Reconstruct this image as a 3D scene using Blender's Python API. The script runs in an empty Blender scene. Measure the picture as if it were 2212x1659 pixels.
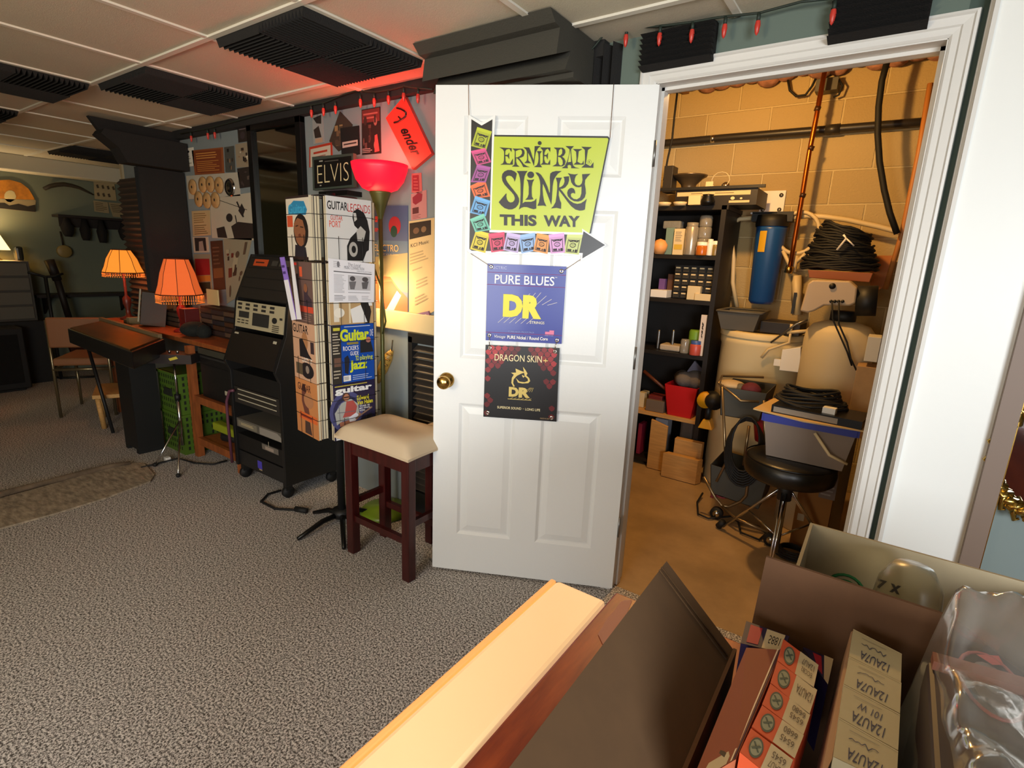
import bpy, math, random
from mathutils import Vector, Matrix
random.seed(7)
S = bpy.context.scene; C = S.collection
V = Vector
# ---------------- camera ----------------
FPX, PITCH, ROLL, YAW, H = 1147.3, 0.23034, 0.041778, 0.603192, 1.413
_cy, _sy, _cp, _sp = math.cos(YAW), math.sin(YAW), math.cos(PITCH), math.sin(PITCH)
FW = V((-_sy*_cp, _cy*_cp, -_sp)); _r = V((_cy, _sy, 0)); _u = _r.cross(FW)
RT = _r*math.cos(ROLL) + _u*math.sin(ROLL); UP = _u*math.cos(ROLL) - _r*math.sin(ROLL)
cd = bpy.data.cameras.new('camera'); cam = bpy.data.objects.new('camera', cd); C.objects.link(cam)
m = Matrix.Identity(4)
for i in range(3):
    m[i][0] = RT[i]; m[i][1] = UP[i]; m[i][2] = -FW[i]
m[2][3] = H; cam.matrix_world = m
cd.sensor_width = 36; cd.lens = FPX/2212*36; cd.clip_start = 0.02; S.camera = cam
EYE = V((0, 0, H))
def ray(x, y): return FW + RT*((x-1106)/FPX) - UP*((y-829.5)/FPX)
def fy(x, y, Y): d = ray(x, y); return EYE + d*(Y/d.y)          # point of the plane Y = const seen at a pixel of the photo
def fx(x, y, X): d = ray(x, y); return EYE + d*(X/d.x)
def fz(x, y, z=0): d = ray(x, y); return EYE + d*((z-H)/d.z)
# ---------------- look ----------------
vs = S.view_settings; vs.view_transform = 'Standard'; vs.look = 'None'; vs.gamma = 1; vs.use_curve_mapping = False
vs.exposure = 0.0
W = bpy.data.worlds.new('world'); S.world = W; W.use_nodes = True
W.node_tree.nodes['Background'].inputs[0].default_value = (0.55, 0.62, 0.7, 1)
W.node_tree.nodes['Background'].inputs[1].default_value = 0.05
def area(name, loc, tgt, sx, sy, power, col):
    l = bpy.data.lights.new(name, 'AREA'); l.shape = 'RECTANGLE'; l.size = sx; l.size_y = sy; l.energy = power; l.color = col
    o = bpy.data.objects.new(name, l); C.objects.link(o); o.location = loc
    o.rotation_euler = (V(tgt)-V(loc)).to_track_quat('-Z', 'Y').to_euler(); return o
def point(name, loc, power, col, r=0.03):
    l = bpy.data.lights.new(name, 'POINT'); l.energy = power; l.color = col; l.shadow_soft_size = r
    o = bpy.data.objects.new(name, l); C.objects.link(o); o.location = loc; return o
area('window_daylight', (1.75, -1.75, 1.35), (-0.9, 1.8, 0.8), 1.3, 1.1, 44, (0.93, 0.97, 1.0)).data.spread = 1.6
area('patio_door_daylight', (-0.5, -1.9, 1.15), (-1.2, 1.2, 0.3), 1.2, 1.2, 14, (0.95, 0.97, 1.0)).data.spread = 1.7
area('added_ceiling_uplight', (-1.2, -1.4, 1.6), (-1.6, -0.9, 2.21), 0.5, 0.5, 44, (1.0, 0.80, 0.50))  # added warm uplight behind the camera, no fixture there, brightens the ceiling
point('utility_bulb_light', (-0.75, 2.75, 2.32), 66, (1.0, 0.55, 0.17), 0.04)
# ---------------- materials ----------------
def L(h):
    if not isinstance(h, str): return h
    h = h.lstrip('#'); o = []
    for i in (0, 2, 4):
        c = int(h[i:i+2], 16)/255; o.append(c/12.92 if c <= .04045 else ((c+.055)/1.055)**2.4)
    return tuple(o)
_mc = {}
def mat(col, rough=.6, metal=0, emit=0, spec=.5, noise=0, scale=30, bump=0, alpha=1, trans=0, stretch=None, coat=0, col2=None):
    key = (col, rough, metal, emit, spec, noise, scale, bump, alpha, trans, stretch, coat, col2)
    if key in _mc: return _mc[key]
    mt = bpy.data.materials.new('paint'); mt.use_nodes = True; nt = mt.node_tree; b = nt.nodes['Principled BSDF']
    c = L(col); b.inputs['Base Color'].default_value = (*c, 1); b.inputs['Roughness'].default_value = rough
    b.inputs['Metallic'].default_value = metal; b.inputs['Specular IOR Level'].default_value = spec
    b.inputs['Coat Weight'].default_value = coat; b.inputs['Coat Roughness'].default_value = .1
    if emit: b.inputs['Emission Color'].default_value = (*c, 1); b.inputs['Emission Strength'].default_value = emit
    if alpha < 1: b.inputs['Alpha'].default_value = alpha
    if trans: b.inputs['Transmission Weight'].default_value = trans
    if noise or bump:
        tc = nt.nodes.new('ShaderNodeTexCoord'); mp = nt.nodes.new('ShaderNodeMapping'); n = nt.nodes.new('ShaderNodeTexNoise')
        n.inputs['Scale'].default_value = scale; n.inputs['Detail'].default_value = 5; n.inputs['Roughness'].default_value = .6
        if stretch: mp.inputs['Scale'].default_value = stretch
        nt.links.new(tc.outputs['Object'], mp.inputs[0]); nt.links.new(mp.outputs[0], n.inputs['Vector'])
        if noise:
            r = nt.nodes.new('ShaderNodeValToRGB'); r.color_ramp.elements[0].position = .35; r.color_ramp.elements[1].position = .65
            d = L(col2) if col2 else tuple(x*(1-noise) for x in c); e = c if col2 else tuple(min(1, x*(1+noise)) for x in c)
            r.color_ramp.elements[0].color = (*d, 1); r.color_ramp.elements[1].color = (*e, 1)
            nt.links.new(n.outputs[0], r.inputs[0]); nt.links.new(r.outputs[0], b.inputs['Base Color'])
        if bump:
            bp = nt.nodes.new('ShaderNodeBump'); bp.inputs['Strength'].default_value = bump; bp.inputs['Distance'].default_value = .01
            nt.links.new(n.outputs[0], bp.inputs['Height']); nt.links.new(bp.outputs[0], b.inputs['Normal'])
    _mc[key] = mt; return mt
BLK = mat('#121212', .55); BLKM = mat('#1a1a1a', .35, .5); CHR = mat('#c8c8c8', .18, 1); STEEL = mat('#8a8a88', .35, .9)
WHT = mat('#e8e6e0', .5); DWHT = mat('#e4e6e4', .38, bump=.05, scale=60); PAPER = mat('#d8d2c2', .75); CREAM = mat('#cdb98c', .6)
FOAM = mat('#2b2a29', .95, spec=.1, bump=.3, scale=200); GOLD = mat('#b8954a', .25, 1); BRASS = mat('#c9a35a', .2, 1)
MAHOG = mat('#3c110f', .28, noise=.25, scale=14, stretch=(3, 3, .4)); OAK = mat('#8f4d22', .5, noise=.25, scale=12, stretch=(3, 3, .5))
PINE = mat('#c99a5a', .6, noise=.12, scale=18, stretch=(.4, 4, 4)); CARD = mat('#a5835a', .85, noise=.06, scale=25); RUB = mat('#0c0c0c', .7)
DKW = mat('#1c1612', .6); GREYP = mat('#6f6d68', .6); DRAWR = mat('#3c3a36', .25, spec=.6)
def glassy(col=(1, 1, 1), rough=.05, mixf=.25):
    mt = bpy.data.materials.new('clear_film'); mt.use_nodes = True; nt = mt.node_tree; nt.nodes.clear()
    o = nt.nodes.new('ShaderNodeOutputMaterial'); t = nt.nodes.new('ShaderNodeBsdfTransparent'); g = nt.nodes.new('ShaderNodeBsdfGlossy')
    t.inputs[0].default_value = (*col, 1); g.inputs[1].default_value = rough; x = nt.nodes.new('ShaderNodeMixShader')
    f = nt.nodes.new('ShaderNodeLayerWeight'); f.inputs[0].default_value = mixf
    nt.links.new(f.outputs[1], x.inputs[0]); nt.links.new(t.outputs[0], x.inputs[1]); nt.links.new(g.outputs[0], x.inputs[2])
    nt.links.new(x.outputs[0], o.inputs[0]); return mt
def film(dif=.14):
    mt = glassy((.96, .94, .9), .16, .45); nt = mt.node_tree; o = [n for n in nt.nodes if n.type == 'OUTPUT_MATERIAL'][0]; x0 = o.inputs[0].links[0].from_node
    d = nt.nodes.new('ShaderNodeBsdfDiffuse'); d.inputs[0].default_value = (.8, .74, .66, 1); x = nt.nodes.new('ShaderNodeMixShader'); x.inputs[0].default_value = dif
    nt.links.new(x0.outputs[0], x.inputs[1]); nt.links.new(d.outputs[0], x.inputs[2]); nt.links.new(x.outputs[0], o.inputs[0]); return mt
# ---------------- mesh builder ----------------
_tc = {}
def textmesh(s, bold=0, shear=0):
    k = (s, bold, shear)
    if k in _tc: return _tc[k]
    cu = bpy.data.curves.new('t', 'FONT'); cu.body = s; cu.offset = bold; cu.shear = shear; cu.resolution_u = 3; cu.fill_mode = 'FRONT'
    ob = bpy.data.objects.new('t', cu); C.objects.link(ob); bpy.context.view_layer.update()
    me = bpy.data.meshes.new_from_object(ob.evaluated_get(bpy.context.evaluated_depsgraph_get()))
    vs_ = [(v.co.x, v.co.y) for v in me.vertices]; fs = [tuple(p.vertices) for p in me.polygons]
    x0 = min(v[0] for v in vs_); x1 = max(v[0] for v in vs_); y0 = min(v[1] for v in vs_); y1 = max(v[1] for v in vs_)
    vs_ = [((x-x0)/(x1-x0), 1-(y-y0)/(y1-y0)) for x, y in vs_]
    bpy.data.objects.remove(ob); bpy.data.curves.remove(cu); bpy.data.meshes.remove(me)
    _tc[k] = (vs_, fs); return _tc[k]
WL = {}
class MB:
    def __init__(s): s.v = []; s.f = []; s.m = []; s.mats = []; s.sm = []
    def mi(s, m):
        if isinstance(m, (str, tuple)): m = mat(m)
        if m not in s.mats: s.mats.append(m)
        return s.mats.index(m)
    def add(s, vs_, fs, m, smooth=False, M=None):
        n = len(s.v); k = s.mi(m)
        s.v += [(M @ V(p)) if M else V(p) for p in vs_]
        for f in fs: s.f.append([n+i for i in f]); s.m.append(k); s.sm.append(smooth)
        return s
    def poly(s, pts, m): return s.add(pts, [range(len(pts))], m)
    def box(s, a, b, m, M=None):
        x0, y0, z0 = a; x1, y1, z1 = b
        vs_ = [(x0, y0, z0), (x1, y0, z0), (x1, y1, z0), (x0, y1, z0), (x0, y0, z1), (x1, y0, z1), (x1, y1, z1), (x0, y1, z1)]
        return s.add(vs_, [(0, 3, 2, 1), (4, 5, 6, 7), (0, 1, 5, 4), (1, 2, 6, 5), (2, 3, 7, 6), (3, 0, 4, 7)], m, M=M)
    def prism(s, pts, d, m, smooth=False):
        n = len(pts); d = V(d); vs_ = [V(p) for p in pts]+[V(p)+d for p in pts]
        fs = [list(range(n))[::-1], list(range(n, 2*n))]+[(i, (i+1) % n, n+(i+1) % n, n+i) for i in range(n)]
        return s.add(vs_, fs, m, smooth)
    def tube(s, path, r, m, n=8, cyc=False):
        path = [V(p) for p in path]; N = len(path); rs = r if isinstance(r, (list, tuple)) else [r]*N; vs_ = []; up = None
        for i, p in enumerate(path):
            if cyc: d = path[(i+1) % N]-path[i-1]
            else: d = path[min(i+1, N-1)]-path[max(i-1, 0)]
            d.normalize()
            if up is None: up = V((0, 0, 1)) if abs(d.z) < .9 else V((1, 0, 0))
            a = up-d*up.dot(d); a.normalize(); up = a; b = d.cross(a)
            for k in range(n): t = 2*math.pi*k/n; vs_.append(p+(a*math.cos(t)+b*math.sin(t))*rs[i])
        fs = []
        for i in range(N if cyc else N-1):
            j = (i+1) % N
            for k in range(n): fs.append((i*n+k, i*n+(k+1) % n, j*n+(k+1) % n, j*n+k))
        if not cyc: fs += [list(range(n))[::-1], list(range((N-1)*n, N*n))]
        return s.add(vs_, fs, m, True)
    def cyl(s, a, b, r, m, n=16, r2=None): return s.tube([a, b], [r, r if r2 is None else r2], m, n)
    def lathe(s, prof, c, m, n=24, M=None, smooth=True):
        vs_ = []; c = V(c)
        for r, z in prof:
            for k in range(n):
                t = 2*math.pi*k/n; p = V((r*math.cos(t), r*math.sin(t), z)); vs_.append((M @ p if M else p)+c)
        fs = [(i*n+k, i*n+(k+1) % n, (i+1)*n+(k+1) % n, (i+1)*n+k) for i in range(len(prof)-1) for k in range(n)]
        return s.add(vs_, fs, m, smooth)
    def ball(s, c, r, m, n=12, sc=(1, 1, 1)):
        pr = [(max(.001, math.sin(math.pi*i/8))*r*sc[0], -math.cos(math.pi*i/8)*r*sc[2]) for i in range(9)]
        return s.lathe(pr, c, m, n)
    def build(s, name, parent=None, label=None, cat=None, group=None, kind=None, bev=0, base=None):
        me = bpy.data.meshes.new(name)
        if parent is not None: o0 = WL[parent]
        elif base is not None: o0 = V(base)
        else:
            xs = [p.x for p in s.v]; ys = [p.y for p in s.v]; zs = [p.z for p in s.v]
            o0 = V(((min(xs)+max(xs))/2, (min(ys)+max(ys))/2, min(zs)))
        me.from_pydata([tuple(p-o0) for p in s.v], [], s.f)
        for mm in s.mats: me.materials.append(mm)
        me.polygons.foreach_set('material_index', s.m); me.polygons.foreach_set('use_smooth', s.sm); me.update()
        o = bpy.data.objects.new(name, me); C.objects.link(o); WL[o] = o0
        if parent is not None: o.parent = parent
        else: o.location = o0
        if bev:
            bm_ = o.modifiers.new('b', 'BEVEL'); bm_.width = bev; bm_.segments = 2; bm_.limit_method = 'ANGLE'; bm_.angle_limit = .7
        return tag(o, label, cat, group, kind)
def tag(o, label=None, cat=None, group=None, kind=None):
    if label: o['label'] = label
    if cat: o['category'] = cat
    if group: o['group'] = group
    if kind: o['kind'] = kind
    return o
def thing(name, loc, label, cat, group=None):
    o = bpy.data.objects.new(name, None); C.objects.link(o); o.location = loc; WL[o] = V(loc); o.empty_display_size = .05
    return tag(o, label, cat, group)
def part(mb, name, parent, label=None, bev=0, kind=None): return mb.build(name, parent, label, bev=bev, kind=kind)
def dup(root, loc, label, rz=None, group=None):
    r = root.copy(); C.objects.link(r); r.location = loc; r['label'] = label
    if rz is not None: r.rotation_euler = (0, 0, rz)
    if group: r['group'] = group
    for ch in list(root.children):
        c = ch.copy(); C.objects.link(c); c.parent = r
        for g in ch.children: d = g.copy(); C.objects.link(d); d.parent = c
    return r
# flat sheet carrying printing: corners TL TR BR BL, prints in 0..1 with v down
def sheet(mb, q, m, prints=(), th=.002, lift=.0006, back=None):
    q = [V(p) for p in q]; n = (q[1]-q[0]).cross(q[3]-q[0]); n.normalize(); n = -n
    if n.dot(EYE-q[0]) < 0: n = -n
    def P(u, v, l=0): return (q[0]*(1-u)+q[1]*u)*(1-v)+(q[3]*(1-u)+q[2]*u)*v+n*l
    f = [P(0, 0), P(1, 0), P(1, 1), P(0, 1)]; mb.prism(f, -n*th, m)
    printing(mb, P, prints, lift); return P
def printing(mb, P, prints, lift=.0006):
    for i, p in enumerate(prints):
        l = lift*(1+i*.35); k = p[0]
        if k == 'r': _, a, b, c, d, co = p; mb.poly([P(a, b, l), P(c, b, l), P(c, d, l), P(a, d, l)], co)
        elif k == 'p': mb.poly([P(u, v, l) for u, v in p[1]], p[2])
        elif k == 'e':
            _, a, b, c, d, co = p; mb.poly([P(a+c*math.cos(t*math.pi/10), b+d*math.sin(t*math.pi/10), l) for t in range(20)], co)
        elif k == 't':
            a, b, c, d = p[2:6]; vs_, fs = textmesh(p[1], p[7] if len(p) > 7 else 0, p[8] if len(p) > 8 else 0)
            mb.add([P(a+(c-a)*x, b+(d-b)*y, l) for x, y in vs_], fs, p[6])
        elif k == 'l':
            pts, w, co = p[1:4]
            for (a, b), (c, d) in zip(pts, pts[1:]):
                ex, ey = c-a, d-b; q_ = math.hypot(ex, ey) or 1; nx, ny = -ey/q_*w/2, ex/q_*w/2
                mb.poly([P(a+nx, b+ny, l), P(c+nx, d+ny, l), P(c-nx, d-ny, l), P(a-nx, b-ny, l)], co)
        elif k == 'x':   # block of unreadable small print: a, b, c, d, rows, colour
            a, b, c, d, nr, co = p[1:7]
            for j in range(nr):
                h = (d-b)/nr; e = c-(c-a)*random.random()*.35
                mb.poly([P(a, b+h*j+h*.25, l), P(e, b+h*j+h*.25, l), P(e, b+h*j+h*.65, l), P(a, b+h*j+h*.65, l)], co)
def poster(name, q, m, prints, label, cat, group=None, th=.002): 
    mb = MB(); sheet(mb, q, m, prints, th); return mb.build(name, None, label, cat, group)
# ---------------- shell ----------------
def struct(mb, name, parent=None, bev=0):
    o = mb.build(name, parent, bev=bev, base=None if parent else (0, 0, 0)); o['kind'] = 'structure'; return o
def brickmat():
    mt = mat('#c4b79a', .9, bump=.5, scale=90); mt = mt.copy(); nt = mt.node_tree; b = nt.nodes['Principled BSDF']
    tc = nt.nodes.new('ShaderNodeTexCoord'); sp = nt.nodes.new('ShaderNodeSeparateXYZ'); cb = nt.nodes.new('ShaderNodeCombineXYZ')
    br = nt.nodes.new('ShaderNodeTexBrick'); nt.links.new(tc.outputs['Object'], sp.inputs[0])
    nt.links.new(sp.outputs[0], cb.inputs[0]); nt.links.new(sp.outputs[2], cb.inputs[1]); nt.links.new(cb.outputs[0], br.inputs['Vector'])
    br.inputs['Scale'].default_value = 1; br.inputs['Brick Width'].default_value = .406; br.inputs['Row Height'].default_value = .203
    br.inputs['Mortar Size'].default_value = .007; br.inputs['Mortar Smooth'].default_value = .4
    br.inputs['Color1'].default_value = (*L('#bfa878'), 1); br.inputs['Color2'].default_value = (*L('#b09868'), 1); br.inputs['Mortar'].default_value = (*L('#cdb888'), 1)
    nt.links.new(br.outputs[0], b.inputs['Base Color'])
    bp = nt.nodes.new('ShaderNodeBump'); bp.inputs['Distance'].default_value = .004; bp.invert = True; old = b.inputs['Normal'].links[0].from_node
    nt.links.new(br.outputs['Fac'], bp.inputs['Height']); nt.links.new(old.outputs[0], bp.inputs['Normal']); nt.links.new(bp.outputs[0], b.inputs['Normal'])
    return mt
CARPET = mat('#e2dcd6', .95, noise=.5, scale=140, bump=.06, spec=.1, col2='#4c4641')
_n = [n for n in CARPET.node_tree.nodes if n.type == 'TEX_NOISE'][0]; _n.inputs['Detail'].default_value = 3; _n.inputs['Roughness'].default_value = .85
_r = [n for n in CARPET.node_tree.nodes if n.type == 'VALTORGB'][0]; _r.color_ramp.elements[0].position = .44; _r.color_ramp.elements[1].position = .57
CONC = mat('#a98c66', .55, noise=.18, scale=3, bump=.03)
WALLB = mat('#7c8484', .8, bump=.03, scale=120); WALLG = mat('#5f6d64', .8, bump=.03, scale=120); WALLL = mat('#6b7160', .8)
CEIL = mat('#c6bda8', .9, bump=.25, scale=260, noise=.04)
struct(MB().box((-7.5, -3.4, -.1), (2.4, 2.04, 0), CARPET).box((-7.5, 2.04, -.1), (-5.45, 3.3, 0), CARPET), 'floor')
struct(MB().box((-1.75, 2.04, -.1), (2.2, 4.2, -.004), CONC), 'floor')
struct(MB().box((-7.5, -3.4, 2.21), (2.4, 2.1, 2.3), CEIL).box((-7.5, 2.1, 2.21), (-5.45, 3.3, 2.3), CEIL), 'ceiling')
struct(MB().box((-5.45, 2.0, 0), (-1.66, 2.12, 2.21), WALLB), 'wall_back')
struct(MB().box((-1.66, 2.0, 0), (-.825, 2.12, 2.21), WALLG).box((-.825, 2.0, 2.07), (.05, 2.12, 2.21), WALLG).box((.05, 2.0, 0), (.2, 2.12, 2.21), mat('#3f4f48', .8)).box((.2, 2.0, 0), (2.4, 2.12, 2.21), mat('#7f8d8c', .8)), 'wall_back')
struct(MB().box((-7.5, -3.4, 0), (-7.4, 3.3, 2.21), WALLL), 'wall_left')
struct(MB().box((-7.4, -3.4, 2.06), (-7.15, 3.2, 2.21), mat('#c8bfa8', .8), ), 'trim_1', bev=.01)
struct(MB().box((-7.5, 3.2, 0), (-5.45, 3.3, 2.21), WALLL).box((-5.45, 2.12, 0), (-5.35, 3.3, 2.21), WALLL), 'wall_recess')
struct(MB().box((2.3, -3.4, 0), (2.4, 2.0, 2.21), WALLG), 'wall_right')
struct(MB().box((-7.5, -3.5, 0), (2.4, -3.4, 2.21), mat('#8a8478', .8)), 'wall_front')
struct(MB().box((-5.47, 1.985, 0), (-5.43, 2.0, 2.21), mat('#a89878', .6)), 'trim_2')
# utility room
struct(MB().box((-1.75, 4.0, 0), (2.2, 4.15, 2.75), brickmat()), 'wall_utility')
struct(MB().box((-1.75, 2.12, 0), (-1.6, 4.0, 2.75), mat('#8a7f6a', .9)).box((2.1, 2.12, 0), (2.2, 4.0, 2.75), mat('#8a7f6a', .9)).box((-1.75, 2.12, 2.21), (2.2, 2.2, 2.75), mat('#8a7f6a', .9)), 'wall_utility')
struct(MB().box((-1.75, 2.1, 2.72), (2.2, 4.15, 2.8), mat('#5a4630', .9)), 'ceiling')
mb = MB()
for i in range(7): mb.box((-1.4+i*.55, 2.2, 2.58), (-1.36+i*.55, 3.99, 2.72), mat('#8a6238', .7))
struct(mb, 'trim_3')
# grid bars
mb = MB(); GB = mat('#d9d4c6', .5)
x = -1.14
xs = [-1.14+.597*k for k in range(-10, 6)]
for x in xs: 
    if -7.1 < x < 2.2: mb.box((x-.012, -3.35, 2.203), (x+.012, 1.985, 2.211), GB)
for y in (1.795, 1.205, .0, -1.2, -2.4):
    mb.box((-7.12, y-.012, 2.202), (2.28, y+.012, 2.2105), GB)
struct(mb, 'trim_4')
# insulation along the sill of the block wall
mb = MB(); random.seed(3)
INS = mat('#a87868', .95, noise=.3, scale=20, bump=.8)
pr = []
for i in range(40):
    x = -1.6+i*.095; mb.ball((x, 3.93+random.uniform(-.02, .02), 2.6+random.uniform(-.015, .02)), random.uniform(.045, .075), INS, 8, (1, 1, .7))
mb.box((-1.6, 3.88, 2.62), (2.1, 4.0, 2.72), INS)
mb.build('insulation_batt', None, 'pink fibreglass insulation stuffed above the block wall', 'insulation', kind='stuff')
# ---------------- door leaf, casing ----------------
DH, DL = V((-.789, 1.994, 0)), V((-1.523, 1.623, 0)); DE = (DH-DL).normalized(); DN = V((DE.y, -DE.x, 0)); DW = .822
def dp(s, z, l=0): return DL+DE*s+DN*l+V((0, 0, z))
def dpx(x, y, l=0):
    d = ray(x, y); t = (DN.dot(DL)+l)/(DN.x*d.x+DN.y*d.y); return EYE+d*t
MD = Matrix((( DE.x, DN.x, 0, DL.x), (DE.y, DN.y, 0, DL.y), (0, 0, 1, 0), (0, 0, 0, 1)))
Z0, Z1 = .012, 2.04
mb = MB(); cols = [(.112, .356), (.467, .714)]; rows = [(.195, .808), (1.003, 1.606), (1.725, 1.935)]
mb.box((.0, -.026, Z0), (DW, -.009, Z1), DWHT, MD)
for fr in ((-.009, 0), (-.035, -.026)):
    xs_ = [0, cols[0][0], cols[0][1], cols[1][0], cols[1][1], DW]; zs = [Z0]+[v for r_ in rows for v in r_]+[Z1]
    for i in (0, 2, 4): mb.box((xs_[i], fr[0], Z0), (xs_[i+1], fr[1], Z1), DWHT, MD)
    for i in (0, 2, 4, 6):
        for c in cols: mb.box((c[0], fr[0], zs[i]), (c[1], fr[1], zs[i+1]), DWHT, MD)
for c in cols:
    for r_ in rows:
        for (a, b_, hgt, ins) in ((0, .0, 0, 0),):
            # sloping moulding down into the panel, then the raised field
            o_ = [(c[0], r_[0]), (c[1], r_[0]), (c[1], r_[1]), (c[0], r_[1])]
            def ring(i, y): return [MD @ V((p[0]+(i if k in (0, 3) else -i), y, p[1]+(i if k in (0, 1) else -i))) for k, p in enumerate(o_)]
            R_ = [ring(0, 0), ring(.012, -.008), ring(.018, -.0085), ring(.045, -.0015)]
            for A_, B_ in zip(R_, R_[1:]):
                for k in range(4): mb.poly([A_[k], A_[(k+1) % 4], B_[(k+1) % 4], B_[k]], DWHT)
            mb.poly(R_[-1], DWHT)
door = tag(mb.build('door_1', base=(DL.x, DL.y, 0)), kind='structure')
mb = MB(); kc = dp(.058, .905)
Mk = Matrix(((DE.x, 0, DN.x), (DE.y, 0, DN.y), (0, 1, 0)))
mb.lathe([(.001, 0), (.032, 0), (.033, .006), (.02, .01), (.013, .018), (.012, .03), (.02, .036), (.0275, .046), (.029, .056), (.025, .066), (.012, .071), (.001, .072)], kc, BRASS, 24, Mk)
part(mb, 'door_knob', door)
for z in (.31, 1.05, 1.81):
    mb = MB().box((DW-.001, -.034, z-.045), (DW+.0015, -.002, z+.045), STEEL, MD).tube([dp(DW+.004, z-.045, .002), dp(DW+.004, z+.045, .002)], .005, STEEL); part(mb, 'hinge', door)
# casing: profiled boards left, head, right + jambs + stops
def casing(mb, x0, x1, ztop, y, w, m):
    pf = [(0, .007), (.004, .02), (.014, .022), (.02, .016), (.05, .014), (.056, .009), (.078, .008), (.085, .004), (.09, 0)]
    pf = [(a*w/.09, b) for a, b in pf]
    path = [(x0, 0), (x0, ztop), (x1, ztop), (x1, 0)]; sg = [(-1, 0), (-1, 1), (1, 1), (1, 0)]
    prof = [(w, 0), (w, pf[0][1])]+[(w-a, b) for a, b in pf]
    rings = [[V((px+sx*o, y-b, pz+sz*o)) for o, b in prof] for (px, pz), (sx, sz) in zip(path, sg)]
    for A_, B_ in zip(rings, rings[1:]):
        for k in range(len(prof)-1): mb.poly([A_[k], A_[k+1], B_[k+1], B_[k]], m)
TRW = mat('#d6d4ce', .4)
mb = MB(); casing(mb, -.803, .018, 2.047, 2.0, .06, TRW); mb.box((-.826, 1.999, 0), (-.801, 2.13, 2.05), TRW).box((.017, 1.999, 0), (.051, 2.13, 2.05), TRW).box((-.826, 1.999, 2.045), (.051, 2.13, 2.075), TRW)
mb.box((-.801, 2.05, 0), (-.79, 2.085, 2.045), TRW).box((.006, 2.05, 0), (.017, 2.085, 2.045), TRW).box((-.801, 2.05, 2.034), (.017, 2.085, 2.045), TRW)
struct(mb, 'trim_5')
# white closet door leaf at right, its taupe trim, then the grey wall
mb = MB().box((.107, 1.955, .01), (.30, 1.995, 2.2), mat('#eceeea', .35, bump=.03, scale=40)).box((.100, 1.945, .0), (.110, 1.998, 2.21), TRW).box((.092, 1.965, 0), (.1, 1.998, 2.21), TRW)
struct(mb, 'door_2')
struct(MB().box((.30, 1.93, 0), (.345, 1.999, 2.21), mat('#7d6a5c', .5)).box((.345, 1.94, 0), (.349, 1.999, 2.21), GOLD), 'trim_6')
# gold rope-framed mirror on the grey wall
g = [fy(x, y, 1.9) for x, y in ((2168, 930), (2250, 860), (2330, 900), (2350, 1000), (2330, 1090), (2250, 1120), (2180, 1060))]
cx = sum((p.x for p in g))/7; mb = MB(); cc = fy(2262, 990, 1.965); N_ = 60
for off in (0, 1):
    pts = []
    for i in range(N_):
        t = 2*math.pi*i/N_; rr = .125+.012*math.sin(i*1.9+off*3); pts.append((cc.x+rr*.85*math.cos(t), 1.955+.012*math.cos(i*1.9+off*3), cc.z+rr*1.3*math.sin(t)))
    mb.tube(pts, .013, GOLD, 8, True)
for i in range(22):
    t = 2*math.pi*i/22; mb.tube([(cc.x+q*.85*math.cos(t+dt), 1.955-.008, cc.z+q*1.3*math.sin(t+dt)) for q, dt in ((.115, 0), (.135, .06), (.15, .16), (.142, .22))], [.009, .008, .006, .004], GOLD, 6)
t_ = thing('wall_mirror', (cc.x, 1.99, cc.z-.18), 'small mirror in a carved gold rope frame on the grey wall at the right edge', 'mirror')
part(mb, 'frame', t_)
part(MB().prism([(cc.x+.118*.85*math.cos(a*.2618), 1.97, cc.z+.118*1.3*math.sin(a*.2618)) for a in range(24)], (0, .025, 0), mat('#b0b4b4', .08, 1)), 'glass', t_)
# ---------------- tin sign on the door ----------------
K3 = 370/1705
def z3(X, Y, l=0): return dpx(980+X*K3, 220+Y*K3, .012+l)
def ps(off): return lambda X, Y, l=0: off(X, Y, l)
SG = mat('#b7c62e', .35, spec=.6); SB = mat('#161413', .4); SW = mat('#e9e9e6', .35)
sign = thing('tin_sign', dp(.4, 1.42, .006), 'lime and black tin arrow sign hanging on the white door, pointing right', 'sign')
mb = MB(); bk = -DN*.004
mb.prism([z3(*p, -.001) for p in ((395, 328), (1535, 342), (1556, 365), (1368, 1310), (365, 1300))], bk, SB)
mb.poly([z3(*p, .0005) for p in ((400, 345), (1532, 360), (1540, 375), (1352, 1305), (370, 1290))], SG)
S1 = lambda X, Y, l=0: dpx(1070+X/10.055, 360+Y/10.05, .0136+l)
E1 = lambda X, Y, l=0: dpx(1070+X/10.055, 295+Y/10.05, .0136+l)
part(mb, 'panel', sign)
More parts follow.
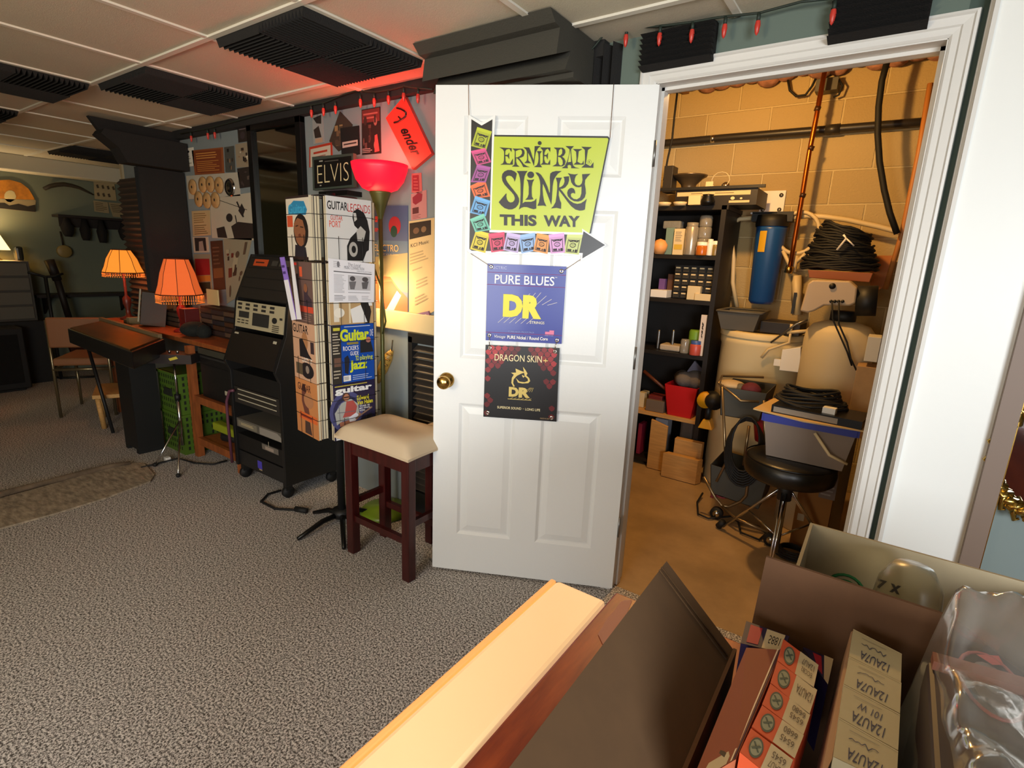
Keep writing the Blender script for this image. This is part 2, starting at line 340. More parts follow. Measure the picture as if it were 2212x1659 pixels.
SL = ["465,150 420,105 350,75 270,75 200,105 155,160 142,230 155,310 200,390 280,480 360,560 405,620 425,680 415,730 380,770 330,780 285,760 250,710 238,650 243,590 235,580 75,772 130,840 200,900 290,930 370,925 440,890 490,830 515,760 512,690 480,620 420,540 340,440 270,350 235,290 225,240 250,205 300,195 350,210 390,250 410,290 420,325 440,270",
"465,95 700,95 660,150 635,210 618,300 605,500 592,800 640,765 780,765 850,740 890,690 888,910 830,925 760,905 690,880 620,875 560,895 512,930 540,820 550,600 548,380 535,250 510,160",
"680,275 700,285 780,290 845,275 810,340 790,440 788,560 795,650 828,705 800,712 740,718 650,722 700,670 725,600 728,440 712,340",
"868,125 930,130 990,175 1060,280 1130,430 1175,570 1185,560 1190,400 1185,230 1195,150 1240,115 1320,95 1440,97 1360,150 1300,230 1265,300 1245,420 1235,560 1228,700 1215,825 1190,760 1140,630 1080,470 1030,365 1025,480 1035,620 1060,760 1110,860 1040,845 915,850 950,770 975,600 978,400 970,310 940,220",
"1315,240 1445,240 1410,310 1390,380 1382,455 1430,440 1480,395 1505,330 1500,260 1480,222 1600,210 1600,300 1575,380 1520,450 1460,480 1405,480 1460,540 1540,650 1620,740 1700,790 1780,810 1860,795 1930,750 1985,700 1960,800 1945,930 1900,950 1830,955 1740,930 1650,860 1560,750 1480,640 1380,510 1375,620 1400,720 1430,790 1425,915 1330,895 1210,908 1260,860 1310,770 1330,640 1345,480 1345,350",
"1575,140 1640,160 1720,170 1800,160 1750,200 1725,260 1720,330 1745,385 1790,410 1840,405 1880,360 1895,290 1885,165 2065,155 2000,220 1950,290 1940,380 1960,480 1965,580 1940,670 1880,730 1800,758 1710,750 1630,705 1575,640 1560,570 1580,505 1620,470 1665,460 1710,485 1730,530 1735,590 1700,570 1660,575 1635,610 1650,660 1700,700 1770,712 1840,670 1870,580 1875,430 1820,450 1750,440 1690,400 1650,340 1630,250 1610,190"]
EB = ["92,235 200,245 355,255 350,335 305,265 240,280 215,320 212,400 270,400 300,350 300,490 265,430 215,425 220,530 250,580 320,590 380,480 380,610 110,610 170,580 190,520 192,330 170,285",
"375,262 500,265 590,265 625,300 635,360 610,430 560,455 515,465 560,520 620,600 680,640 750,665 605,662 570,590 520,520 465,465 455,465 450,540 470,610 525,655 360,652 415,610 420,520 425,330 410,295",
"610,232 735,240 760,300 800,430 838,520 850,380 855,210 985,205 930,250 880,340 860,440 848,560 838,640 815,580 770,460 705,340 710,440 715,520 775,580 630,575 680,530 690,480 688,330 665,280",
"905,318 1008,318 970,380 968,480 970,600 1015,668 840,662 905,620 930,560 940,480 935,380",
"975,238 1195,240 1190,335 1140,262 1095,285 1070,340 1060,400 1110,400 1145,350 1135,500 1105,430 1062,425 1060,500 1085,570 1140,590 1190,500 1190,610 985,610 1030,570 1035,500 1030,300",
"1270,240 1470,245 1515,290 1522,350 1490,410 1445,435 1500,480 1525,540 1510,610 1460,645 1400,648 1240,645 1320,600 1335,540 1340,400 1330,290",
"1525,208 1705,210 1645,275 1650,400 1665,520 1690,630 1740,670 1825,690 1650,688 1645,630 1600,610 1565,635 1575,690 1440,685 1510,640 1560,540 1600,400 1615,280",
"1685,272 1888,275 1810,320 1800,420 1780,545 1855,590 1890,580 1915,520 1920,610 1700,608 1755,560 1765,480 1755,330",
"1870,222 2095,232 2010,290 1990,420 1965,590 2065,645 2130,560 2130,680 1870,672 1940,610 1950,480 1945,290"]
HO = ["445,320 500,295 555,285 580,320 580,370 545,420 490,450 447,455", "1385,300 1430,262 1455,300 1450,370 1415,410 1365,420", "1362,440 1420,460 1460,520 1465,600 1430,635 1385,610 1365,540", "1628,300 1645,550 1575,560"]
def pg(s): return [tuple(map(float, q.split(','))) for q in s.split()]
mb = MB()
def glyph(fn, pts, m, h=.0022):
    mb.prism([fn(*p) for p in pts], DN*h, m)
for s_ in SL: glyph(S1, pg(s_), SB)
glyph(S1, [(768+74*math.cos(t*.35), 178+72*math.sin(t*.35)) for t in range(18)], SB)
for s_ in EB: glyph(E1, pg(s_), SB)
glyph(E1, [(963+42*math.cos(t*.35), 142+42*math.sin(t*.35)) for t in range(18)], SB)
for s_ in HO: glyph(E1, pg(s_), SG, .0026)
mb.tube([E1(2042+44*math.cos(t*.35), 550+46*math.sin(t*.35), .0005) for t in range(18)], .0004, SB, 4, True)
vs_, fs = textmesh('R'); mb.add([E1(2028+28*x, 530+40*y, .001) for x, y in vs_], fs, SB)
for wd, a, b in (('THIS', 458, 826), ('WAY', 895, 1256)):
    vs_, fs = textmesh(wd, .045)
    q = lambda X: 1118+(X-455)*.022
    mb.add([z3(a+(b-a)*x, q(a+(b-a)*x)+112*y, .003) for x, y in vs_], fs, SB)
part(mb, 'lettering', sign, 'raised black lettering')
mb = MB()
arr = [(150, 130), (278, 205), (415, 130), (400, 400), (370, 1275), (1282, 1302), (1278, 1262), (1520, 1425), (1262, 1592), (1270, 1528), (160, 1508), (132, 1480)]
mb.prism([z3(*p, .002) for p in arr], bk*1.2, SW)
ins = [(176, 172), (278, 236), (386, 174), (380, 400), (355, 1298), (1285, 1325), (1292, 1288), (1508, 1425), (1280, 1560), (1285, 1505), (180, 1482), (155, 1465)]
mb.poly([z3(*p, .0026) for p in ins], SB)
part(mb, 'arrow', sign, 'black arrow with a white border')
PK = [("235,250 380,295 325,480 175,440", '#a8b32c'), ("170,490 315,460 375,600 230,635", '#c4467c'), ("235,622 370,650 320,802 168,800", '#9a4a8e'),
("162,838 310,770 365,942 212,962", '#d8622c'), ("215,935 365,985 320,1140 160,1105", '#5c9cd0'), ("162,1168 300,1110 368,1275 215,1298", '#63b39c'),
("222,1275 358,1310 315,1505 162,1465", '#c9b81c'), ("345,1312 505,1295 515,1480 375,1500", '#c8365e'), ("530,1300 665,1322 640,1505 490,1475", '#b3a2cc'),
("645,1327 810,1302 820,1480 675,1510", '#86a8d4'), ("830,1305 955,1330 935,1515 790,1485", '#d98c3c'), ("945,1322 1100,1305 1110,1500 965,1510", '#c98fc4'), ("1130,1320 1285,1322 1245,1522 1095,1505", '#b4bd6a')]
for i, (s_, co) in enumerate(PK):
    p = pg(s_); mb = MB(); m1 = mat(co, .4); m2 = mat(tuple(min(1, c*1.25) for c in L(co)), .4); dk = mat('#2a2226', .6)
    q = [z3(*a, .0035+.0004*(i % 3)) for a in p]
    P = sheet(mb, q, m1, [('r', 0, 0, 1, .16, m2), ('l', [(.14, .3), (.86, .3), (.86, .9), (.14, .9), (.14, .3)], .035, dk), ('p', [(.1, .22), (.3, .34), (.5, .28), (.7, .34), (.92, .24), (.75, .4), (.5, .36), (.28, .4)], dk),
        ('e', .5, .55, .2, .13, dk), ('e', .5, .55, .16, .09, m2), ('x', .38, .49, .68, .62, 2, dk), ('r', .2, .76, .46, .87, dk), ('r', .56, .78, .64, .87, dk), ('e', .76, .82, .08, .07, dk)], .0006)
    part(mb, 'string_pack', sign, None)
cm = mat('#7a5a40', .7)
for a, b in (((1012, 180), (1013, 250)), ((1326, 180), (1318, 298))):
    mb = MB(); p0 = dpx(*a, .003); p1 = dpx(*b, .012); top = V((p0.x, p0.y, 2.0425)); mb.tube([top-DN*.04, top+V((0, 0, .001)), top+DN*.001-V((0, 0, .006)), p0, p1], .0012, cm, 6); part(mb, 'cord', sign)
# two plastic banners under it
def banner(px, off): return [dpx(x, y, off) for x, y in px]
GR = mat('#c9c4ba', .15, 1); DB = mat('#23348f', .3, coat=.3); YL = mat('#d9cf22', .4); DRK = mat('#0f0d0d', .35)
def grommets(par, P, uv):
    for u, v in uv:
        c = P(u, v, .001); part(MB().lathe([(.0035, .0), (.0035, .0015), (.005, .0025), (.0085, .001), (.009, 0)], c, GR, 14, Mk), 'grommet', par)
b1 = thing('blue_banner', dp(.37, 1.08, .01), 'square blue banner with yellow letters hung below the tin sign', 'banner')
mb = MB(); q1 = banner(((1053, 569), (1224, 576), (1213, 743), (1049, 735)), .012)
sl = lambda a, b, c, d: ('l', [(a, b), (c, d)], .005, PAPER)
P1 = sheet(mb, q1, DB, [('r', 0, .105, 1, .112, '#7a2c6a'), ('r', 0, .262, 1, .269, '#7a2c6a'), ('r', 0, .885, 1, .893, '#7a2c6a'), ('t', 'ELECTRIC', .03, .03, .25, .065, '#b8bcd8'),
 ('t', 'PURE BLUES', .1, .135, .86, .25, WHT, .008), ('t', 'TM', .865, .135, .89, .15, WHT)]+[sl(.56+.07*k, .36+.05*max(0, k-2)-.01*k, .44+.07*k, .50) for k in range(6)]+[sl(.16+.075*k, .755, .24+.075*k, .68) for k in range(6)]+[
 ('t', 'D', .22, .38, .475, .675, YL, .075), ('t', 'R', .475, .38, .72, .685, YL, .075), ('t', 'STRINGS', .575, .715, .765, .75, PAPER, .02), ('t', 'CORROSION PROOF PACK', .3, .855, .64, .875, '#8f98c8', 0, .2),
 ('r', .78, .845, .895, .88, '#d77a9a'), ('r', .835, .825, .895, .85, '#d77a9a'), ('t', 'MADE IN USA', .78, .89, .89, .9, '#b8bcd8'), ('t', 'Vintage', .12, .918, .265, .968, WHT, 0, .25), ('t', 'PURE Nickel / Round Core', .29, .918, .82, .962, WHT, .02)], .0018)
part(mb, 'vinyl', b1); grommets(b1, P1, ((.05, .04), (.94, .06), (.05, .93), (.94, .955)))
for (a, b) in (((.05, .04), z3(155, 1500, 0)), ((.97, .05), z3(1262, 1570, 0))): part(MB().tube([P1(*a, .003), b], .001, cm, 6), 'cord', b1)
b2 = thing('red_scale_banner', dp(.37, .757, .01), 'square black banner with red scales and gold dragon head, hung lowest on the door', 'banner')
mb = MB(); q2 = banner(((1049, 745), (1209, 752), (1202, 911), (1044, 900)), .012)
sc = []; random.seed(5)
for j in range(17):
    for i in range(12):
        u = (i+.5*(j % 2))/11.3; v = .02+j/16.5
        dd = min(abs(u-.5)*2, 1); e = dd+max(0, .35-v)*1.6
        if not (.03 < u < .97 and v < .95) or e < .62+.35*random.random()*(v > .3): continue
        k = min(1, (e-.45)*1.3)*random.uniform(.5, 1)*(1 if v < .6 else .6)
        sc.append(('p', [(max(0, u-.042), v), (u, max(0, v-.03)), (min(1, u+.042), v), (min(1, u+.03), v+.035), (u, min(1, v+.055)), (max(0, u-.03), v+.035)], mat((round(.45*k+.02, 2), round(.03*k, 3), round(.035*k, 3)), .35)))
gd = mat('#d8c070', .3, .3)
drg = [('p', [(.42, .3), (.5, .33), (.55, .345), (.5, .365), (.44, .4), (.4, .45), (.395, .5), (.42, .545), (.4, .55), (.37, .5), (.375, .43), (.4, .385), (.36, .36), (.43, .355)], gd),
 ('p', [(.52, .27), (.56, .32), (.585, .36), (.57, .385), (.61, .42), (.625, .46), (.6, .49), (.52, .5), (.46, .49), (.43, .43), (.48, .475), (.55, .48), (.595, .46), (.59, .43), (.55, .4), (.54, .36)], gd), ('p', [(.51, .38), (.55, .4), (.53, .42), (.515, .4)], gd)]
P2 = sheet(mb, q2, DRK, [])
for s_ in sc: printing(mb, P2, [s_], .0006)
printing(mb, lambda u, v, l=0: P2(u, v, l+.0004), [('t', 'DRAGON SKIN', .13, .115, .77, .205, '#e8d9a8', .004), ('l', [(.79, .175), (.85, .175)], .012, gd), ('l', [(.82, .15), (.82, .2)], .009, gd)]+drg+[('t', 'D', .34, .555, .475, .69, gd, .06), ('t', 'R', .475, .555, .63, .695, gd, .06)]+[('l', [(.56+.03*k, .61), (.63+.014*k, .55-.0*k)], .004, gd) for k in range(4)]+[('l', [(.36+.05*k, .72), (.4+.05*k, .70)], .004, gd) for k in range(6)]+[('r', .33, .718, .65, .726, gd), ('t', 'SUPERIOR SOUND', .19, .83, .52, .865, '#e8d9a8', .01), ('r', .54, .845, .555, .85, gd), ('t', 'LONG LIFE', .575, .833, .775, .868, '#e8d9a8', .01), ('t', 'MADE IN USA', .78, .955, .9, .972, '#b89a70')], .0004)
part(mb, 'vinyl', b2); grommets(b2, P2, ((.06, .04), (.94, .05), (.06, .94), (.93, .95)))
for a, b in (((.05, .93), (.06, .04)), ((.94, .955), (.93, .06))): part(MB().tube([P1(*a, .004), P2(*b, .004)], .0018, GR, 6), 'hook', b2)
# ---------------- poster wall ----------------
def wq(px, Y=1.9965): return [fy(x, y, Y) for x, y in px]
INK = mat('#241c18', .7); TANP = mat('#b79a70', .75); DPH = mat('#2e241e', .6); RDP = mat('#b02a22', .6); MIDP = mat('#7d6a55', .7)
def wp(name, px, m, prints, label, cat='poster', group=None, Y=1.9965, th=.003): return poster(name, wq(px, Y), m, prints, label, cat, group, th)
def fig(n, seed, cols=('#3a2c22', '#8a6a4c', '#c9b79a', '#1c1512')):
    r = random.Random(seed); o = []
    for i in range(n):
        u, v, a, b = r.uniform(.08, .8), r.uniform(.06, .8), r.uniform(.06, .2), r.uniform(.06, .2)
        o.append(('e', min(u, .92-a)+a/2, min(v, .94-b)+b/2, a/2, b/2, r.choice(cols)) if r.random() < .5 else ('r', u, v, min(.96, u+a), min(.96, v+b), r.choice(cols)))
    return o
wp('paper_note', ((391, 322), (417, 318), (420, 358), (394, 362)), PAPER, [('e', .6, .2, .08, .06, INK), ('x', .15, .4, .8, .9, 4, '#9a8f78')], 'cream paper note with a small sketch, top left of the pinned sheets', 'note')
wp('wall_poster', ((414, 325), (481, 318), (484, 374), (421, 378)), mat('#8a4a22', .7), [('r', .06, .06, .94, .94, '#7a3a1c'), ('x', .12, .12, .88, .4, 3, '#c98a44'), ('x', .12, .45, .88, .9, 6, '#b87838')], 'rust orange poster filled with small tan print above the wooden discs')
wp('wall_poster', ((484, 318), (505, 315), (508, 372), (487, 372)), '#4a4a44', fig(6, 3), 'narrow dark grey poster right of the rust orange one')
wp('photo_print', ((512, 268), (533, 263), (535, 305), (515, 308)), DPH, [('r', .15, .2, .85, .35, '#6a5a5a'), ('e', .5, .65, .25, .2, '#3c3030')], 'small dark photo pinned high beside the tall mirror', 'photo')
wp('wall_poster', ((508, 312), (540, 306), (545, 360), (511, 362)), '#94836a', fig(10, 5), 'pale tan collage page below the small dark photo')
wp('photo_print', ((512, 364), (546, 359), (550, 402), (518, 407)), DPH, fig(5, 8, ('#4a3c38', '#5a4a40')), 'dark photo touching the lower left side of the mirror frame', 'photo')
wp('paper_sheet', ((402, 380), (516, 372), (519, 423), (408, 430)), '#b5ab98', [], 'long white sheet behind the round wooden discs', 'paper')
for i, (x, y) in enumerate(((415, 404), (437, 399), (453, 398), (472, 400), (428, 430), (446, 433), (464, 432))):
    c = fy(x, y, 1.985); mb = MB(); mb.lathe([(.001, 0), (.052, 0), (.055, .004), (.052, .011), (.02, .012), (.001, .012)], c+V((0, .008, 0)), mat('#b58c58', .6, noise=.1), 20, Matrix.Rotation(math.pi/2, 3, 'X')); 
    mb.lathe([(.001, .013), (.008, .013), (.01, .012)], c+V((0, .008, 0)), INK, 10, Matrix.Rotation(math.pi/2, 3, 'X'))
    mb.build('wooden_disc', None, ['leftmost', 'second', 'third', 'fourth'][i]+' of the four round wooden discs in the upper row' if i < 4 else ['leftmost', 'middle', 'rightmost'][i-4]+' of the three round wooden discs in the lower row', 'disc', 'round wooden discs on the wall')
mb = MB().lathe([(.001, .004), (.03, .006), (.05, .012), (.058, .004), (.06, 0)], fy(497, 405, 1.994), mat('#c0c0c0', .12, 1), 24, Matrix.Rotation(math.pi/2, 3, 'X')); mb.build('metal_disc', None, 'shiny silver disc hanging right of the wooden discs', 'disc')
wp('wall_poster', ((414, 456), (453, 454), (455, 508), (417, 511)), '#b59a6e', [('x', .1, .08, .9, .5, 5, '#8a6a40'), ('x', .1, .55, .9, .95, 5, '#7a5c38')], 'tan sheet of small print below the wooden discs')
wp('wall_poster', ((453, 430), (553, 414), (560, 520), (458, 514)), '#b8ab94', [('l', [(.1, 0), (.8, .35)], .012, INK), ('l', [(.6, .15), (.72, .5)], .03, INK), ('p', [(.62, .35), (.7, .2), (.76, .35), (.7, .5)], INK), ('e', .42, .5, .07, .1, INK), ('l', [(.55, .45), (.6, .85)], .02, INK), ('p', [(.45, .7), (.6, .6), (.95, .65), (1, .95), (.5, .98)], DPH), ('p', [(.12, .75), (.3, .7), (.35, .98), (.14, .98)], DPH)], 'large pale poster with black guitar outlines left of the mirror foot')
wp('photo_print', ((416, 512), (449, 512), (452, 545), (419, 546)), '#b3a88f', [('r', .12, .05, .85, .9, INK), ('p', [(.35, .9), (.4, .3), (.65, .25), (.7, .9)], '#8d8578')], 'black and white portrait photo on cream card above the fringed lamp', 'photo')
wp('wall_poster', ((418, 549), (454, 549), (460, 645), (427, 648)), '#8d8168', [('r', .06, .1, .93, .46, '#8f1c1c'), ('r', .06, .47, .93, .6, '#b5762c'), ('r', .08, .62, .9, .86, '#2e3020')], 'poster with crimson square over an orange band beside the fringed lamp')
wp('wall_poster', ((454, 521), (480, 519), (487, 625), (462, 628)), '#4a2a18', [('r', .1, .55, .9, .75, '#7a4a28'), ('x', .15, .1, .85, .5, 5, '#6a4630')], 'narrow brown poster right of the crimson one')
wp('wall_poster', ((482, 516), (545, 512), (516, 640), (490, 656)), '#94866c', fig(16, 11, ('#5a4432', '#3c2c20', '#a99878', '#6a2a1c')), 'tan photo collage poster running down behind the equipment console')
# mirror
mo = wq(((537, 265), (653, 243), (668, 500), (560, 526)), 1.985); t_ = thing('wall_mirror', (mo[3].x/2+mo[2].x/2, 1.99, mo[3].z), 'tall black-framed mirror on the poster wall', 'mirror')
xa, xb, za, zb = mo[0].x, mo[1].x, fy(600, 255, 1.985).z, 1.14
mb = MB()
for a, b in (((xa, za-.05), (xb, za)), ((xa, zb), (xb, zb+.05)), ((xa, zb), (xa+.05, za)), ((xb-.05, zb), (xb, za))): mb.box((a[0], 1.965, a[1]), (b[0], 1.998, b[1]), BLKM)
part(mb, 'frame', t_, bev=.003); part(MB().box((xa+.04, 1.985, zb+.04), (xb-.04, 1.992, za-.04), mat('#9a9a90', .06, 1, noise=.0)), 'glass', t_)
wp('photo_strip', ((674, 250), (696, 244), (700, 308), (677, 312)), '#8f8f8a', [('p', [(.1, .1), (.9, .05), (.85, .35), (.4, .3)], INK), ('p', [(.1, .5), (.6, .4), (.8, .8), (.2, .8)], DPH), ('r', .2, .82, .9, .97, '#a98a70')], 'pale photo strip right of the mirror top', 'photo')
wp('certificate', ((668, 318), (717, 307), (718, 352), (668, 362)), '#a8331c', [('r', .06, .12, .94, 1, '#b8ad98'), ('r', .2, .3, .8, .4, '#a8331c'), ('x', .2, .5, .8, .7, 2, '#8a4a3a')], 'red-edged certificate above the black name plate', 'certificate')
mb = MB(); pts = wq(((734, 240), (761, 269), (756, 312), (731, 327), (711, 305))); mb.prism(pts, (0, .003, 0), mat('#3a2e24', .6))
r_ = random.Random(4)
for i in range(26):
    a, b, c = r_.random(), r_.random(), r_.random(); p = pts[0]*.05
    w = [r_.random() for _ in pts]; s_ = sum(w); p = sum((q*(k/s_) for q, k in zip(pts, w)), V((0, 0, 0))); d = .014
    mb.poly([p+V((x*d, -.001-.0001*i, z*d)) for x, z in ((-1, -1), (1, -1), (1, 1), (-1, 1))], r_.choice(('#6a5038', '#8a7048', '#4a3a2c', '#241a14')))
mb.build('photo_collage', None, 'five-sided brown photo collage behind the black square print', 'collage')
wp('wall_poster', ((735, 277), (775, 271), (777, 333), (738, 341)), '#141414', [('r', .08, .48, .92, .68, '#b5a294'), ('x', .15, .52, .85, .64, 1, '#3a2a28')], 'square black print with one pale label band', Y=1.992, th=.003)
wp('wall_poster', ((781, 237), (821, 230), (823, 331), (782, 335)), '#241816', [('r', .03, .02, .97, .3, '#6a2a26'), ('x', .1, .08, .9, .25, 2, '#a85a50')]+fig(12, 9, ('#5a3a34', '#8a5a50', '#3a2420'))+[('p', [(.72, .6), (.85, .58), (.95, .95), (.7, .97)], '#b04a48'), ('x', .05, .86, .6, .97, 3, '#a89088')], 'tall dark concert poster left of the red amplifier sign')
t_ = thing('guitar_brand_sign', (fy(890, 300, 1.99).x, 1.99, fy(890, 366, 1.99).z), 'tilted red rectangular sign with black script on the wall', 'sign')
mb = MB(); q = wq(((873, 206), (932, 331), (891, 366), (833, 255)), 1.975); Pf = sheet(mb, q, mat('#d8382c', .5), [], .022); part(mb, 'board', t_)
mb = MB(); zz = lambda X, Y, l=0: fy(640+X/4.609, 170+Y/4.609, 1.9735)
FS = [([(1000, 292), (1040, 302), (1075, 322), (1095, 345)], 15), ([(1095, 345), (1088, 378), (1055, 405), (1010, 432), (973, 438)], 17), ([(1015, 378), (1048, 412)], 13)]
for pts, w in FS: mb.tube([zz(*p) for p in pts], [w*.00028]*len(pts), SB, 6)
vs_, fs = textmesh('ender', .03, .35); dU, dV = (128, 272), (-.905*106, .425*106); oo = (1030-dV[0], 512-dV[1])
mb.add([zz(oo[0]+dU[0]*x+dV[0]*y, oo[1]+dU[1]*x+dV[1]*y) for x, y in vs_], fs, SB)
part(mb, 'lettering', t_, 'black script lettering')
wp('ticket_poster', ((889, 375), (910, 373), (912, 418), (889, 416)), '#c06058', [('r', .1, .1, .75, .9, '#9a2a30'), ('x', .2, .2, .7, .85, 4, '#b8504c')], 'small red handbill below the tilted red sign', 'poster')
wp('ticket_poster', ((888, 419), (921, 410), (922, 470), (888, 476)), '#b87a74', [('p', [(.1, .15), (.5, .02), (.75, .12), (.7, .35), (.3, .45), (.12, .35)], '#8a2a34'), ('r', .1, .55, .5, .78, '#5a2a2a'), ('x', .1, .82, .7, .98, 3, '#8a4a4a')], 'pink handbill with a dark red flower shape beside the door', 'poster')
wp('wall_poster', ((810, 445), (881, 444), (881, 692), (806, 683)), '#5a6a80', [('p', [(0, 0), (1, 0), (1, .3), (0, .3)], '#4a5272'), ('p', [(0, .45), (1, .4), (1, .75), (0, .7)], '#a8966a'), ('p', [(0, .62), (.5, .62), (.75, .72), (1, .8), (1, 1), (0, 1)], '#b8603c'), ('p', [(.1, .68), (.55, .66), (.8, .76), (.4, .95), (.1, .85)], '#c84a2c'), ('p', [(.3, .98), (.7, .74), (.82, .78), (.5, 1)], '#d8c8a8'),
  ('e', .62, .17, .18, .08, '#a8242c'), ('e', .6, .22, .1, .05, '#1c3a30'), ('t', 'I', .02, .09, .1, .14, '#c83a30', .03), ('t', 'IN', .02, .19, .2, .225, '#c83a30', .03), ('t', 'ELECTRO', -.0, .335, .74, .395, '#e0b468'), ('t', 'MAKE IT YOUR OWN', .1, .415, .74, .43, '#d8b478')], 'blue and orange guitar advert poster behind the red torchiere lamp')
wp('music_shop_flyer', ((883, 478), (938, 470), (938, 672), (884, 704)), '#c9ab78', [('r', .03, .02, .88, .17, '#2a1c14'), ('e', .3, .1, .12, .03, '#6a4a34'), ('e', .6, .1, .1, .03, '#7a5a3c'), ('t', 'KCI Music', .08, .215, .8, .25, '#4a3a2c'), ('x', .05, .3, .85, .42, 4, '#a08860'), ('x', .15, .46, .75, .49, 1, '#a08860'), ('x', .3, .58, .8, .68, 3, '#a08860'), ('x', .25, .74, .8, .84, 3, '#a08860')], 'tan music shop flyer with a dark photo on top, beside the door edge', 'flyer')
wp('photo_card', ((889, 680), (925, 672), (932, 704), (897, 716)), '#8a6078', [('p', [(.2, .3), (.35, .55), (.65, .5), (.75, .2), (.8, .7), (.55, .98), (.3, .8)], '#2a201c'), ('e', .45, .72, .1, .1, '#b8a898'), ('e', .78, .3, .12, .14, '#d8c8a0')], 'small mauve card picturing a dark cat below the tan flyer', 'card', Y=1.98, th=.01)
# name plate standing before the wall
t_ = thing('name_plate', (fy(718, 410, 1.9).x, 1.9, fy(718, 410, 1.9).z), 'black framed name plate with big cream letters left of the red lamp', 'sign')
mb = MB(); q = wq(((674, 339), (763, 331), (764, 404), (676, 411)), 1.9); P = sheet(mb, q, mat('#3a443c', .5), [], .02); part(mb, 'frame', t_)
mb = MB(); q = [P(u, v, .001) for u, v in ((.05, .1), (.96, .07), (.96, .93), (.05, .95))]; sheet(mb, q, mat('#101010', .4), [('t', 'ELVIS', .09, .2, .93, .84, mat('#c9bd92', .5), -.02), ('r', .15, .04, .25, .09, '#8a8a80'), ('r', .15, .9, .2, .94, '#8a8a80'), ('x', .3, .06, .75, .14, 1, '#4a4a44')], .002); part(mb, 'plate', t_, 'black plate with cream lettering')
t_['label'] = 'black framed name plate with big cream letters left of the red lamp'
part(MB().box((t_.location.x-.12, 1.9, t_.location.z-.03), (t_.location.x+.12, 1.998, t_.location.z-.005), BLKM), 'bracket', t_)
# dark foam strip, string lights
struct(MB().box((-4.4, 1.955, 2.155), (-1.0, 1.998, 2.209), mat('#1c1a18', .9)), 'trim_7')
def stringlights(name, pts, label, bulbs, Y):
    t = thing(name, pts[0], label, 'string lights'); part(MB().tube(pts, .004, mat('#1e2a22', .6), 6), 'wire', t)
    for b in bulbs: part(MB().cyl(b, b-V((0, 0, .022)), .006, mat('#1e2a22', .6), 8).lathe([(.007, -.022), (.009, -.035), (.006, -.055), (.001, -.062)], b, mat('#c0382c', .35), 8), 'bulb', t)
w1 = [fy(x, y, 1.94) for x, y in ((1240, 148), (1288, 96), (1313, 63), (1355, 62), (1395, 58), (1440, 55), (1500, 47), (1550, 38), (1566, 36), (1640, 28), (1700, 12), (1730, 4), (1800, -4))]
stringlights('string_lights', w1, 'green wire of small red bulbs sagging above the doorway', [fy(x, y, 1.94) for x, y in ((1354, 60), (1427, 56), (1497, 48), (1568, 36), (1640, 28), (1804, 2))], 1.94)
w2 = [fy(x, y, 1.94) for x, y in ((390, 289), (430, 281), (455, 276), (560, 248), (640, 232), (700, 222), (740, 205), (770, 196), (810, 199), (842, 194), (872, 186), (903, 190), (935, 193))]
stringlights('string_lights', w2, 'wire of small red bulbs strung over the poster wall', [fy(x, y, 1.94) for x, y in ((412, 286), (448, 280), (463, 278), (672, 228), (698, 224), (724, 219), (778, 204), (808, 202), (839, 196), (872, 190), (903, 192))], 1.94)
# ---------------- acoustic foam ----------------
def foamtile(name, x0, x1, y0, y1, z, label, split=True):
    mb = MB(); n = 14; qx, qy = (x0+x1)/2, (y0+y1)/2; mb.box((x0, y0, z-.008), (x1, y1, z), FOAM)
    for i, (a, b, c, d) in enumerate(((x0, qx, y0, qy), (qx, x1, y0, qy), (x0, qx, qy, y1), (qx, x1, qy, y1))):
        al = i in (0, 3)
        for k in range(n):
            if al: w = (d-c)/n; mb.prism([(a, c+k*w, z-.008), (a, c+(k+1)*w, z-.008), (a, c+(k+.5)*w, z-.034)], (b-a, 0, 0), FOAM)
            else: w = (b-a)/n; mb.prism([(a+k*w, c, z-.008), (a+(k+1)*w, c, z-.008), (a+(k+.5)*w, c, z-.034)], (0, d-c, 0), FOAM)
    mb.build(name, None, label, 'acoustic foam', 'ceiling foam tiles')
foamtile('foam_tile', -2.31, -1.745, 1.22, 1.78, 2.208, 'large black ridged foam square on the ceiling nearest the red lamp')
foamtile('foam_tile', -3.5, -2.945, 1.22, 1.78, 2.208, 'black foam tile on the ceiling over the poster wall mirror')
foamtile('foam_tile', -4.1, -3.54, .62, 1.195, 2.208, 'black foam tile on the ceiling at the left photo edge')
foamtile('foam_tile', -5.3, -4.74, .62, 1.195, 2.208, 'smaller looking black foam tile in the far left ceiling corner')
foamtile('foam_tile', -6.5, -5.9, 1.8, 2.4, 2.208, 'dark foam tile on the ceiling beside the pale duct box')
# wedge-shaped bass trap above the door
mb = MB(); tp = [fz(x, y, 2.2) for x, y in ((918, 95), (1190, 15), (1252, 65))]
prof = [(1.66, 2.2), (1.70, 2.08), (1.665, 2.06), (1.75, 1.98), (1.99, 1.98), (1.99, 2.2)]
prof = [(1.638, 2.207), (1.673, 2.176), (1.704, 2.171), (1.69, 2.088), (1.784, 2.125), (1.753, 2.059), (1.812, 2.068), (1.812, 2.05), (1.99, 2.05), (1.99, 2.207)]
mb = MB(); mb.prism([(-1.66, y, z) for y, z in prof], (.62, 0, 0), mat('#45433c', .95, spec=.1, bump=.3, scale=200)); mb.build('bass_trap', None, 'big dark grey foam wedge in the ceiling corner right above the open door', 'bass trap')
mb = MB()
for i in range(5): mb.prism([(-1.125+.036*i, 1.998, 2.05), (-1.089+.036*i, 1.998, 2.05), (-1.107+.036*i, 1.95, 2.05)], (0, 0, .145), FOAM)
mb.build('acoustic_foam', None, 'narrow vertical ribbed foam strip between the wedge and the green wall', 'acoustic foam')
